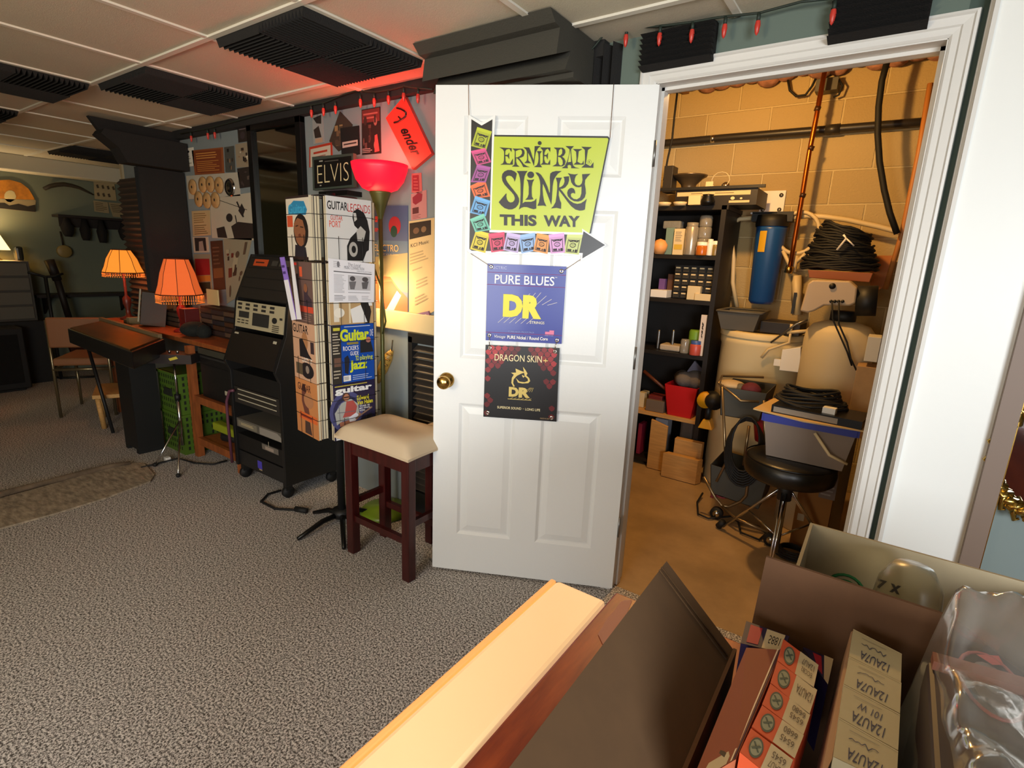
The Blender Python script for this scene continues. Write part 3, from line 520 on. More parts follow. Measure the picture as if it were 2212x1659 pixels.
def ribfoam(px, label, n=7):
    a = fy(*px[0], 1.97); b = fy(*px[1], 1.97); zt = min(2.2, fy(*px[0], 1.97).z); zb = fy(*px[2], 1.97).z; mb = MB(); h = (zt-zb)/n; mb.box((a.x, 1.975, zb), (b.x, 1.998, zt), FOAM)
    for k in range(n): mb.prism([(a.x, 1.975, zb+k*h), (a.x, 1.975, zb+(k+1)*h), (a.x, 1.935, zb+(k+.5)*h)], (b.x-a.x, 0, 0), FOAM)
    mb.build('acoustic_foam', None, label, 'acoustic foam')
ribfoam(((1395, 40), (1552, 10), (1400, 153)), 'black ribbed foam block above the left corner of the door casing')
ribfoam(((1808, -40), (2026, -60), (1830, 87)), 'black ribbed foam block above the right half of the doorway')
# corner column of foam at the far end of the poster wall
mb = MB(); 
for k in range(26): mb.prism([(-5.42, 1.955, .75+k*.045), (-5.42, 1.955, .795+k*.045), (-5.42, 1.93, .7725+k*.045)], (.42, 0, 0), mat('#3a2c20', .9))
mb.box((-5.42, 1.955, .75), (-5.0, 1.998, 1.93), mat('#3a2c20', .9)); mb.build('acoustic_foam', None, 'brown ribbed foam panel at the far corner behind the two fringed lamps', 'acoustic foam')
xk = fy(335, 600, 1.72).x; mb = MB().box((xk, 1.72, 1.08), (-4.42, 1.985, 1.93), FOAM)
for k in range(12): mb.prism([(xk+(-4.42-xk)*k/12, 1.72, 1.08), (xk+(-4.42-xk)*(k+1)/12, 1.72, 1.08), (xk+(-4.42-xk)*(k+.5)/12, 1.69, 1.08)], (0, 0, .85), FOAM)
mb.build('bass_trap', None, 'tall black foam column in the corner left of the pinned sheets', 'bass trap')
prof = [(1.45, 2.2), (1.5, 2.12), (1.47, 2.1), (1.56, 2.02), (1.6, 1.935), (1.985, 1.935), (1.985, 2.2)]
xk = fy(203, 285, 1.47).x; x2 = fy(233, 310, 1.5).x; mb = MB().prism([(xk, y, z) for y, z in [(1.45, 2.2), (1.5, 2.12), (1.985, 2.12), (1.985, 2.2)]], (-4.42-xk, 0, 0), FOAM).prism([(x2, y, z) for y, z in [(1.49, 2.12), (1.47, 2.09), (1.56, 2.02), (1.6, 1.935), (1.985, 1.935), (1.985, 2.12)]], (-4.42-x2, 0, 0), FOAM); mb.build('bass_trap', None, 'black foam wedge at the ceiling on top of the tall foam column', 'bass trap')
# ---------------- magazine rack ----------------
RC = V((-2.21, 1.65, 0)); ra = V((.15, .989, 0)); ra.normalize(); rb = V((-ra.y, ra.x, 0)); UZ = V((0, 0, 1))
rack = thing('magazine_rack', RC, 'black wire revolving magazine rack on a pedestal beside the stool', 'magazine rack')
part(MB().cyl(RC+UZ*.05, RC+UZ*1.68, .02, BLK, 14).cyl(RC+UZ*.035, RC+UZ*.075, .05, BLK, 14), 'pole', rack)
for k, (x, y) in enumerate(((643, 1165), (743, 1185), (678, 1108), (800, 1105))):
    tip = fz(x, y, .012); d = tip-RC; d.z = 0; L_ = d.length; d.normalize()
    part(MB().tube([RC+UZ*.05, RC+d*(L_*.45)+UZ*.05, RC+d*(L_*.75)+UZ*.03, RC+d*L_+UZ*.014], [.014, .014, .012, .01], mat('#20201f', .3, .6), 8), 'leg', rack)
ZB = [1.372, 1.085, .805, .525]
def pocket(n, t, z, w=.118):
    o = RC+n*.165; mb = MB(); wr = .0012
    for zz_ in (z+.1, z+.2):
        a = o+t*w-n*.075; b = o+t*w+n*.004; c = o-t*w+n*.004; d = o-t*w-n*.075
        mb.tube([p+UZ*zz_ for p in (a, b, c, d)], wr, BLK, 6)
    for s_ in (-.06, .06): mb.tube([o+t*s_+n*.004+UZ*(z+.11), o+t*s_+n*.004+UZ*(z-.002), o+t*s_-n*.11+UZ*(z-.002)], wr, BLK, 6)
    part(mb, 'wire_pocket', rack)
mb = MB()
for s1 in (-1, 1):
    for s2 in (-1, 1): mb.tube([RC+ra*.085*s1+rb*.085*s2+UZ*.5, RC+ra*.085*s1+rb*.085*s2+UZ*1.66], .004, BLK, 6)
for z in (.505, .79, 1.07, 1.36, 1.66): mb.tube([RC+ra*.085*a+rb*.085*b+UZ*z for a, b in ((1, 1), (1, -1), (-1, -1), (-1, 1))], .003, BLK, 6, True)
part(mb, 'wire_frame', rack)
NR, NLf = -rb, -ra
for z in ZB:
    pocket(NR, ra, z); pocket(NLf, rb, z); pocket(ra, rb, z); pocket(rb, ra, z)
PG = mat('#cfc3a4', .8, noise=.12, scale=120, stretch=(1, 1, 0))
def mag(n, t, z, depth, th, cm, prints, label, group=None, w=.105, h=.278, tilt=0):
    o = RC+n*(.165-depth); mb = MB(); TL = o+t*w+UZ*(z+h); TR = o-t*w+UZ*(z+h); BR = o-t*w+UZ*z; BL = o+t*w+UZ*z
    sheet(mb, [TL, TR, BR, BL], cm, prints, .0012, .0003)
    i = .0013; mb.prism([p-n*i for p in (TL-UZ*.002, TR-UZ*.002, BR+UZ*.002, BL+UZ*.002)], -n*(th-.0026), PG); mb.prism([p-n*(th-.0012) for p in (TL, TR, BR, BL)], -n*.0012, cm)
    return mb.build('magazine', None, label, 'magazine', group)
wh = '#e4e2de'
skin = '#8a5638'
LFT = [('#d8ccb8', [('r', 0, 0, 1, .035, '#2c1c18'), ('p', [(.22, .12), (.36, .07), (.8, .09), (.92, .22), (.86, .3), (.1, .28), (.1, .2)], '#2a7fa8'), ('t', 'Guitar', .1, .12, .86, .27, '#3a9cc4', .02), ('r', .03, .3, .28, .48, '#c8502c'), ('e', .62, .55, .32, .27, '#1a1210'), ('p', [(.33, .42), (.5, .34), (.72, .38), (.82, .55), (.76, .74), (.58, .8), (.42, .72), (.32, .56)], skin), ('p', [(.5, .6), (.6, .58), (.63, .64), (.52, .645)], '#6a3420'), ('l', [(.4, .47), (.52, .46)], .015, '#1c1210'), ('l', [(.6, .48), (.74, .49)], .015, '#1c1210'), ('p', [(.35, .76), (.8, .8), (.85, .98), (.3, .98)], '#241c24'), ('r', 0, .95, .9, 1, '#2c1814')], 'magazine with blue title over a dark-haired portrait, top pocket left side of the rack'),
 ('#6a5148', [('r', .1, .02, .35, .06, '#d8362c'), ('r', .45, .08, .58, .24, '#d85a34'), ('p', [(.3, .2), (.4, .2), (.42, .7), (.3, .7)], '#2a2022'), ('p', [(.62, .4), (.72, .34), (.8, .42), (.78, .52), (.95, .6), (.95, .8), (.6, .8), (.62, .55)], '#3c2c34'), ('e', .7, .42, .08, .07, skin), ('r', .4, .72, 1, .82, '#c8482c'), ('x', .42, .84, .95, .98, 4, '#8a6a5c')], 'dark magazine with two musicians, second pocket left side, under the loose purple papers'),
 ('#c99c7c', [('t', 'GUITAR', .02, .04, .72, .19, '#1c1412', .015), ('e', .55, .32, .14, .16, '#a8744a'), ('p', [(.3, .3), (.45, .28), (.7, .52), (.85, .6), (.3, .6)], '#1c1618'), ('t', 'LAST ST', .4, .6, .85, .68, '#e4ddd0', .01), ('r', .8, .3, .95, .5, '#3a2a2c'), ('e', .6, .82, .3, .14, '#201618'), ('r', .1, .72, .4, .92, '#5a4a34'), ('e', .62, .8, .08, .07, '#8a7a6c')], 'tan magazine with black title and a blond guitarist, third pocket left side'),
 ('#c4804c', [('t', 'GUITAR', .12, .07, .72, .2, '#4a2420', .015), ('e', .4, .18, .1, .1, '#3a1c18'), ('p', [(.3, .2), (.5, .22), (.55, .4), (.62, .6), (.4, .62), (.28, .4)], '#6a3c30'), ('e', .6, .35, .22, .14, '#b07850'), ('r', .14, .6, .95, .73, '#d8642c'), ('x', .2, .63, .9, .71, 1, '#8a2c1c'), ('p', [(.4, .74), (.62, .74), (.7, .97), (.38, .97)], '#4a342c')], 'orange-tan magazine with brown title and a red band, lowest pocket left side')]
RGT = [('#d4d2ce', [('t', 'GUITAR', .02, .07, .46, .2, '#2c2a2a', .02), ('t', 'LEGENDS', .46, .08, .97, .21, '#b8302c', .0), ('t', 'GUITAR', .08, .29, .34, .36, '#c84a38', .01), ('t', 'PORT', .05, .37, .3, .47, '#d8604c', .01), ('p', [(.58, .2), (.68, .15), (.82, .2), (.9, .32), (.95, .5), (.92, .8), (.84, .84), (.82, .6), (.72, .5), (.6, .42), (.56, .3)], '#141212'), ('p', [(.58, .22), (.64, .22), (.66, .32), (.6, .36)], '#c0bcb4'), ('p', [(.5, .62), (.66, .5), (.84, .55), (.88, .8), (.78, .98), (.42, .98), (.42, .75)], '#141212'), ('p', [(.64, .5), (.74, .42), (.86, .5), (.8, .66), (.66, .66)], '#b0aca4'), ('e', .56, .8, .1, .12, '#a8a49c'), ('e', .57, .8, .05, .06, '#141212')], 'glossy white magazine with a black and white guitarist, top pocket right side of the rack'),
 ('#b8986c', [('p', [(.5, 0), (.7, 0), (.95, .8), (.9, 1), (.8, 1)], '#1c1614'), ('p', [(.7, .1), (.85, .2), (.98, .7), (.9, .7)], '#e0ded8'), ('r', .08, .6, .2, .95, '#d8d0c0'), ('e', .2, .8, .12, .08, '#e4dccc'), ('p', [(.45, .75), (.7, .68), (.85, .98), (.5, .98)], '#dedcd8'), ('r', .42, .6, .46, .98, '#d8c8a4')], 'magazine with a guitar bridge close-up half hidden behind the newsletter'),
 ('#1f4aa0', [('r', 0, 0, .22, 1, '#2c2620'), ('r', .05, .04, .2, .09, '#c0b83c'), ('x', .03, .12, .2, .5, 8, '#b8ac98'), ('r', .05, .55, .2, .7, '#6a4a3c'), ('x', .03, .75, .2, .92, 3, '#a89c88'), ('x', .3, .02, .98, .05, 1, '#b8c4d8'), ('t', 'Guitar', .2, .07, .88, .28, '#c8d428', .045), ('t', 'ONE', .9, .1, .98, .22, '#d8d8dc'), ('r', .35, .3, .62, .34, '#8a7a34'), ('t', "ROCKER'S", .26, .36, .62, .44, wh, .01), ('t', 'GUIDE', .42, .46, .62, .53, wh, .01), ('p', [(.66, .3), (.9, .24), (.98, .5), (.66, .5)], '#1c1c20'), ('e', .86, .28, .06, .05, '#a86a5c'), ('t', 'TO', .54, .54, .62, .63, '#c8d428', .02), ('t', 'playing', .65, .54, .96, .65, '#c8d428', .01), ('t', 'Jazz', .4, .62, .82, .83, '#c8d428', .04), ('p', [(.28, .56), (.36, .52), (.4, .6), (.36, .85), (.28, .82)], '#1a1c2a'), ('r', .24, .87, .42, .97, wh), ('x', .26, .885, .4, .955, 3, '#4a4a4a'), ('x', .46, .87, .95, .97, 3, '#9cacd0')], 'blue magazine with lime yellow title, third pocket right side'),
 ('#2a2640', [('e', .3, .5, .4, .36, '#4a4a78'), ('e', .3, .5, .32, .28, '#2c2a4c'), ('e', .3, .5, .24, .2, '#55568a'), ('x', .04, .02, .9, .06, 1, '#b8a83c'), ('t', 'guitar', .04, .06, .93, .2, wh, .045), ('p', [(.18, .34), (.4, .28), (.58, .4), (.6, .6), (.5, .66), (.2, .66), (.06, .72), (.02, .5)], '#a8a8a0'), ('p', [(.3, .32), (.46, .32), (.55, .44), (.5, .6), (.2, .6), (.26, .5)], '#b05048'), ('l', [(.12, .36), (.14, .66)], .012, '#6a6a70'), ('l', [(.08, .5), (.5, .52)], .012, '#6a6a70'), ('e', .29, .24, .09, .08, '#4a3022'), ('e', .3, .25, .065, .065, '#b0765a'), ('r', .24, .235, .36, .255, '#1c1412'), ('p', [(.12, .68), (.4, .66), (.62, .56), (.64, .62), (.4, .76), (.14, .78)], '#a86c50'), ('p', [(.34, .62), (.52, .55), (.58, .6), (.5, .7), (.36, .7)], '#dcdce4'), ('l', [(.5, .66), (.92, .5)], .03, '#8a6a54'), ('p', [(.12, .76), (.6, .7), (.9, .6), (.95, .95), (.15, .95)], '#18141a'), ('t', 'Edward', .55, .25, .84, .33, '#d8cc2c', .03), ('t', 'Van Halen', .55, .34, .94, .42, '#d8cc2c', .03), ('t', 'THIS IS', .6, .435, .86, .465, wh, .02), ('t', 'MY FINAL', .6, .475, .88, .505, wh, .02), ('t', 'WORD', .6, .515, .74, .545, wh, .02), ('r', .03, .84, .17, .99, wh), ('x', .05, .87, .15, .97, 4, '#3a3a3a'), ('x', .22, .87, .6, .96, 2, '#b8ac4c')], 'dark blue magazine with a man in plaid shirt, lowest pocket right side')]
rw = ['top', 'second', 'third', 'lowest']
for i, z in enumerate(ZB):
    c, p, l = LFT[i]; mag(NLf, rb, z, 0, .012, mat(c, .35), p, l, w=.113)
    for k in range(1, 4): mag(NLf, rb, z, .0135*k, .012, mat(('#6a5a4c', '#4a4a52', '#8a7a64')[k-1], .4), [], 'cream-edged magazine stacked behind the cover in the %s left pocket' % rw[i], 'magazines behind the cover in the %s left pocket' % rw[i])
    c, p, l = RGT[i]; mag(NR, -ra, z, 0, .01, mat(c, .18, coat=.4), p, l, w=.112)
    mag(NR, -ra, z, .013, .012, mat('#3a2c28', .4), [], 'magazine tucked behind the cover in the %s right pocket' % rw[i], None, w=.112)
    mag(ra, -rb, z, 0, .014, mat('#5a4434', .4), [], 'magazine seen edge-on behind the right face, %s pocket' % rw[i])
# newsletter and loose papers
mb = MB(); o = RC+NR*.173; q = [o-ra*.112+UZ*(1.36+.0), o+ra*.115+UZ*1.345, o+ra*.105+UZ*1.17, o-ra*.11+UZ*1.19]
q = [o-ra*.115+UZ*1.385, o+ra*.12+UZ*1.365, o+ra*.112+UZ*1.185, o-ra*.118+UZ*1.19]
gk = '#77757a'
sheet(mb, q, mat('#e2e0e4', .7), [('x', .1, .04, .25, .2, 4, '#b8b4b8'), ('e', .2, .11, .03, .07, gk), ('t', 'The Local', .4, .05, .68, .12, gk, 0, .2), ('t', 'MUSIC CONNECTION', .32, .13, .76, .2, gk, 0, .2), ('t', 'NEWSLETTER', .6, .22, .93, .245, gk), ('r', .1, .27, .93, .29, '#4a4648'), ('x', .1, .34, .36, .78, 14, '#b0aeb2'), ('r', .4, .34, .9, .7, '#b8b6b8'), ('e', .5, .42, .06, .06, '#4a4648'), ('p', [(.42, .5), (.58, .48), (.54, .68), (.45, .68)], '#6a686a'), ('e', .78, .42, .07, .06, '#4a4648'), ('p', [(.7, .5), (.86, .46), (.82, .66), (.72, .66)], '#5a585a'), ('x', .1, .82, .36, .96, 4, '#8a888c'), ('x', .4, .74, .9, .78, 1, '#a09ea2'), ('x', .4, .83, .65, .96, 4, '#a8a6aa'), ('x', .7, .83, .92, .96, 3, '#b4b2b6')], .001)
mb.build('newsletter', None, 'white printed newsletter sheet hung over the second pocket, right side of the rack', 'newsletter')
for i, (q, m_, l) in enumerate(((((604, 556), (613, 555), (640, 690), (630, 692)), '#8a6cc0', 'loose purple and white strip of paper sticking out at the far left of the rack'), (((626, 556), (631, 556), (650, 690), (641, 690)), '#d8d4d4', 'narrow white folded paper beside the purple strip'))):
    mb = MB(); qq = [fy(x, y, 1.452) for x, y in q]; sheet(mb, qq, mat(m_, .5), [('r', 0, .36, 1, 1, '#d8d4d8'), ('x', .1, .1, .9, .3, 2, '#4a3470')] if i == 0 else [], .004); mb.build('paper_leaflet', None, l, 'leaflet')
# ---------------- counter stools ----------------
def cushion(mb, cx, cy, z, w, d, h, m, n=20):
    vs_ = []; fs = []
    for j in range(n+1):
        for i in range(n+1):
            u = -1+2*i/n; v = -1+2*j/n; pin = 1-.05*(u*u*(1-abs(v)**3)*0+0); e = (1-abs(u)**5)*(1-abs(v)**5)
            x = u*(1-.04*(1-v*v)); y = v*(1-.04*(1-u*u)); sag = -.015*math.exp(-((u*u+v*v)*2))
            vs_.append((cx+x*w/2, cy+y*d/2, z+.012+h*max(0, e)**.42+sag*.6))
    for j in range(n):
        for i in range(n): a = j*(n+1)+i; fs.append((a, a+1, a+n+2, a+n+1))
    mb.add(vs_, fs, m, True)
    k = len(vs_); mb.add([(p[0], p[1], z) for p in vs_], [f[::-1] for f in fs], m)
    per = [i for i in range(n+1)]+[(j+1)*(n+1)-1 for j in range(1, n+1)]+[n*(n+1)+i for i in range(n-1, -1, -1)]+[j*(n+1) for j in range(n-1, 0, -1)]
    r1 = [vs_[i] for i in per]; mb.add([(p[0], p[1], z) for p in r1]+r1, [(i, (i+1) % len(per), len(per)+(i+1) % len(per), len(per)+i) for i in range(len(per))], m)
def stool(x0, x1, y0, y1, label, back=False, zs=.585):
    cx, cy = (x0+x1)/2, (y0+y1)/2; t = thing('counter_stool', (cx, cy, 0), label, 'stool')
    part(MB(), 'x', t) if 0 else None
    mb = MB(); cushion(mb, cx, cy, zs, x1-x0+.06, y1-y0+.06, .07, mat('#c9b495', .55, bump=.05, scale=40)); part(mb, 'seat_cushion', t, 'cream vinyl seat pad')
    w = .045
    for (x, y) in ((x0, y0), (x1-w, y0), (x0, y1-w), (x1-w, y1-w)): part(MB().box((x, y, 0), (x+w, y+w, zs), MAHOG), 'leg', t, bev=.004)
    mb = MB(); mb.box((x0+.005, y0+.008, zs-.075), (x1-.005, y0+.03, zs), MAHOG).box((x0+.005, y1-.03, zs-.075), (x1-.005, y1-.008, zs), MAHOG).box((x0+.008, y0+.03, zs-.075), (x0+.03, y1-.03, zs), MAHOG).box((x1-.03, y0+.03, zs-.075), (x1-.008, y1-.03, zs), MAHOG); part(mb, 'apron', t)
    for a, b in (((x0+w, y0+.012, .17), (x1-w, y0+.034, .2)), ((x0+w, y1-.034, .17), (x1-w, y1-.012, .2)), ((x0+.012, y0+w, .25), (x0+.034, y1-w, .28)), ((x1-.034, y0+w, .25), (x1-.012, y1-w, .28))): part(MB().box(a, b, MAHOG), 'stretcher', t)
    if back:
        for x in (x0, x1-w): part(MB().box((x, y1-w, zs), (x+w, y1, 1.05), MAHOG), 'back_post', t, bev=.004)
        part(MB().box((x0, y1-w, .98), (x1, y1-.005, 1.05), MAHOG), 'top_rail', t, bev=.006)
    return t
stool(-1.945, -1.525, 1.475, 1.72, 'dark red wooden counter stool with a cream seat in front of the open door')
stool(-1.72, -1.38, 1.775, 1.935, 'dark red stool with a tall back behind the cream-seated one', True, .56)
# black louvred panels behind the stool
mb = MB(); x0, x1 = -2.02, -1.38
mb.box((x0, 1.955, .12), (x0+.03, 1.995, 1.0), BLK).box((x1-.03, 1.955, .12), (x1, 1.995, 1.0), BLK).box((x0, 1.955, .97), (x1, 1.995, 1.02), BLK).box((x0, 1.955, 0), (x1, 1.995, .14), BLK)
for k in range(22): mb.prism([(x0+.03, 1.96, .15+k*.037), (x0+.03, 1.962, .154+k*.037), (x0+.03, 1.992, .176+k*.037), (x0+.03, 1.99, .172+k*.037)], (x1-x0-.06, 0, 0), mat('#3a332c', .4))
mb.build('louvred_panel', None, 'black louvred vent panel leaning at the wall behind the stools', 'panel')
struct(MB().box((-2.6, 1.975, 1.02), (-1.36, 1.999, 1.12), CREAM), 'trim_8', bev=.004)
mb = MB(); c = fy(834, 792, 1.93)
mb.tube([fy(846, 758, 1.93), fy(836, 775, 1.925), fy(826, 800, 1.925), fy(817, 826, 1.93)], [.012, .03, .028, .01], mat('#b58c3c', .5), 8)
for k in range(5): mb.tube([fy(846-k*5, 768+k*11, 1.9), fy(835-k*4, 764+k*11, 1.9)], .005, mat('#8a6424', .5), 6)
mb.tube([fy(846, 758, 1.93), fy(848, 735, 1.96)], .003, BLK, 6)
mb.build('yellow_strap', None, 'coiled yellow strap hanging on the wall behind the floor lamp pole', 'strap')
# ---------------- torchiere ----------------
TC = V((-2.12, 1.87, 0)); POLE = mat('#5c5a2c', .4, .4)
tl = thing('floor_lamp', TC, 'floor lamp with glowing red bowl shade and olive pole', 'floor lamp')
part(MB().lathe([(.001, 0), (.135, 0), (.14, .012), (.12, .03), (.03, .04), (.015, .06)], TC, mat('#6f8a1e', .35), 28), 'base', tl, 'olive green round base')
part(MB().cyl(TC+UZ*.05, TC+UZ*1.62, .011, POLE, 10), 'pole', tl); part(MB().lathe([(.011, 1.58), (.022, 1.62), (.05, 1.7), (.052, 1.71), (.001, 1.71)], TC, POLE, 20), 'cup', tl)
RS = mat('#e8122c', .45, emit=1.05); part(MB().lathe([(.05, 1.708), (.085, 1.722), (.115, 1.76), (.132, 1.81), (.136, 1.835), (.131, 1.835), (.126, 1.81), (.108, 1.762), (.08, 1.728), (.02, 1.716)], TC, RS, 40), 'shade', tl, 'glowing red glass bowl')
point('torchiere_bulb_light', TC+UZ*1.86, 6.0, (1.0, 0.10, 0.06), .05)
a1 = [TC+UZ*1.48, TC+V((-.05, -.03, 1.42)), TC+V((-.1, -.03, 1.36)), TC+V((-.12, 0, 1.32))]
part(MB().tube([TC+UZ*1.0, TC+V((.05, -.02, 1.08)), TC+V((.03, -.03, 1.25)), TC+V((-.05, -.02, 1.38)), TC+V((-.11, 0, 1.33))], .005, POLE, 8), 'reading_arm', tl)
part(MB().lathe([(.02, .05), (.035, .03), (.05, -.03), (.047, -.03), (.03, .028)], TC+V((-.13, .02, 1.29)), POLE, 20), 'reading_shade', tl)
part(MB().ball(TC+V((-.13, .02, 1.28)), .026, mat('#ffdf9a', .4, emit=8)), 'reading_bulb', tl)
point('reading_bulb_uplight', TC+V((-.13, -.05, 1.42)), 5, (1.0, .66, .3), .03)
point('reading_bulb_light', TC+V((-.10, -.01, 1.23)), 7, (1.0, .68, .33), .03)
# ---------------- equipment console ----------------
CB = mat('#141312', .5, bump=.05, scale=80); CG = mat('#2a2622', .5); LBL = mat('#b0a890', .5)
con = thing('equipment_rack', (-2.91, 1.8, 0), 'tall black slant-topped equipment rack on casters left of the magazine rack', 'equipment rack')
pf = [(1.6, .09), (1.6, .70), (1.575, .76), (1.65, .95), (1.675, 1.12), (1.79, 1.38), (1.985, 1.38), (1.985, .09)]
for x in (-3.185, -2.665): part(MB().prism([(x, y, z) for y, z in pf], (.025, 0, 0), mat('#181716', .4)), 'side_panel', con, bev=.002)
mb = MB().box((-3.16, 1.96, .09), (-2.665, 1.985, 1.38), CB).box((-3.16, 1.62, .09), (-2.665, 1.96, .12), CB).box((-3.16, 1.8, 1.355), (-2.665, 1.96, 1.38), CB); part(mb, 'carcass', con)
def slant(a, b, name, m, prints, lab=None):
    (ya, za), (yb, zb_) = a, b; d = V((0, zb_-za, -(yb-ya))).normalized()  # outward to the room
    n = V((0, -(zb_-za), (yb-ya))).normalized()
    mb = MB(); q = [V((-3.158, yb, zb_))+n*.004, V((-2.667, yb, zb_))+n*.004, V((-2.667, ya, za))+n*.004, V((-3.158, ya, za))+n*.004]
    sheet(mb, q, m, prints, .03); return part(mb, name, con, lab)
kn = []
for r_ in range(2):
    for k in range(5): kn.append(('r', .04+.17*k+.0, .06+.15*r_, .13+.17*k, .15+.15*r_, '#2a2622'))
dials = kn+[('r', .08, .38, .3, .62, '#2c2a26'), ('r', .38, .38, .72, .86, '#282622'), ('e', .83, .55, .05, .11, '#1c1a18'), ('r', .93, .42, .98, .5, '#2a2622')]+[('r', .06+.09*(k % 3), .7+.1*(k//3), .12+.09*(k % 3), .74+.1*(k//3), '#3a342a') for k in range(6)]+[('r', .8, .72+.07*k, .93, .75+.07*k, '#3a342a') for k in range(4)]
slant((1.578, .765), (1.645, .935), 'panel', mat('#1d1713', .45), [('r', .03, .05, .12, .1, LBL), ('r', .86, .1, .93, .18, LBL)])
slant((1.652, .96), (1.674, 1.11), 'synthesizer_module', mat('#a89c7c', .5), dials, 'beige module with knobs and two dark screens')
pan = [('r', .02, .02+.24*k, .98, .04+.24*k, '#0c0b0a') for k in range(4)]+[('r', .1, .06, .4, .22, '#b8481c'), ('x', .14, .1, .36, .18, 1, '#3a1a10'), ('r', .48, .08, .6, .2, '#3a3630'), ('r', .64, .06, .96, .2, '#4a443a')]
slant((1.68, 1.13), (1.785, 1.365), 'upper_panel', mat('#221e1a', .5), pan, 'dark panels with an orange tag')
def face(z0, z1, m, prints, name, x0=-3.155, x1=-2.67, y=1.612, lab=None, th=.2):
    mb = MB(); sheet(mb, [V((x0, y, z1)), V((x1, y, z1)), V((x1, y, z0)), V((x0, y, z0))], m, prints, th); return part(mb, name, con, lab)
ser = [('r', .08, .1+.3*r_, .92, .16+.3*r_, LBL) for r_ in range(3)]+[('r', .1+.0325*k, .19+.3*r_, .115+.0325*k, .36+.3*r_, '#3a342a') for r_ in range(2) for k in range(25) if k != 12]
face(.605, .70, CB, [], 'blank_panel'); face(.50, .60, CG, ser, 'patch_bay', lab='patch bay with rows of sockets')
face(.345, .40, mat('#5a554c', .5), [('r', .03, .2, .46, .9, '#77705f'), ('p', [(.52, .15), (.9, .15), (.98, .5), (.98, .95), (.52, .95)], '#8a8378'), ('x', .1, .4, .4, .7, 2, '#c9b88a')], 'silver_unit', lab='silver front unit', th=.25)
face(.20, .30, CB, [('r', .55, .05, .9, .4, '#6a6258'), ('r', .62, .15, .8, .35, '#9a8a7c'), ('l', [(.7, .1), (.7, -.2)], .01, LBL)], 'drawer_unit')
face(.10, .19, mat('#1c1b1b', .4), [('r', .42, .2, .52, .75, '#4a3fb0'), ('r', .45, .75, .52, .85, '#a08a6a')], 'lower_unit', lab='black unit with a small violet sticker')
for (x, y) in ((-3.15, 1.64), (-2.69, 1.64), (-3.15, 1.94), (-2.69, 1.94)): part(MB().cyl((x-.012, y, .035), (x+.012, y, .035), .035, RUB, 16).box((x-.015, y-.02, .05), (x+.015, y+.02, .092), BLK), 'caster', con)
mb = MB().tube([(-3.12, 1.59, .58), (-3.16, 1.585, .57), (-3.195, 1.58, .5), (-3.2, 1.58, .38), (-3.2, 1.585, .1)], .009, mat('#5a3040', .5), 8); part(mb, 'cable_bundle', con)
MB().tube([(-2.78, 1.65, .012), (-2.8, 1.58, .008), (-2.74, 1.5, .008), (-2.6, 1.5, .008), (-2.52, 1.55, .008), (-2.48, 1.57, .015)], .007, RUB, 8).cyl((-2.5, 1.56, .016), (-2.43, 1.585, .016), .015, RUB, 10).build('power_cord', None, 'black power cord on the carpet in front of the equipment rack', 'cord')
# ---------------- desk ----------------
dk = thing('desk', (-4.2, 1.8, 0), 'long orange-brown wooden desk against the poster wall', 'desk')
part(MB().box((-5.3, 1.66, .77), (-3.2, 1.975, .80), OAK), 'desktop', dk, bev=.004)
for (x, y) in ((-3.75, 1.61), (-3.25, 1.64), (-3.75, 1.9), (-3.25, 1.9), (-5.27, 1.68), (-5.27, 1.9)): part(MB().box((x, y, 0), (x+.045, y+.045, .77), OAK), 'leg', dk)
for z in (.09, .39): part(MB().box((-3.71, 1.62, z), (-3.21, 1.645, z+.05), OAK).box((-3.71, 1.645, z+.03), (-3.21, 1.93, z+.045), OAK), 'shelf', dk)
def bx(name, a, b, m, label, cat, group=None, bev=.003, prints=None, face_='y'):
    mb = MB().box(a, b, m)
    if prints: 
        P = lambda u, v, l=0: V((a[0]+(b[0]-a[0])*u, a[1]-l, b[2]-(b[2]-a[2])*v)); printing(mb, P, prints, .001)
    return mb.build(name, None, label, cat, group, bev=bev if not prints else 0)
bx('amplifier', (-3.66, 1.66, .436), (-3.27, 1.92, .72), CB, 'black box amplifier on the upper shelf under the desk', 'amplifier', prints=[('r', .75, .7, .84, .8, LBL), ('r', .02, .02, .98, .06, '#2a2826'), ('r', .02, .2, .98, .22, '#060606')])
bx('shallow_case', (-3.67, 1.655, .725), (-3.29, 1.92, .765), mat('#3c3a30', .5), 'thin grey-green case right under the desk top', 'case')
mb = MB().tube([(-3.6, 1.75, .165), (-3.5, 1.7, .17), (-3.4, 1.74, .165), (-3.33, 1.8, .165), (-3.45, 1.86, .17), (-3.58, 1.83, .165)], .03, RUB, 8, True); mb.build('cable_coil', None, 'black cable bundle on the bottom desk shelf', 'cable')
bx('yellow_folder', (-3.62, 1.68, .2), (-3.3, 1.74, .255), mat('#8f9a1c', .6), 'yellow-green folded cloth on the bottom desk shelf', 'cloth', bev=.01)
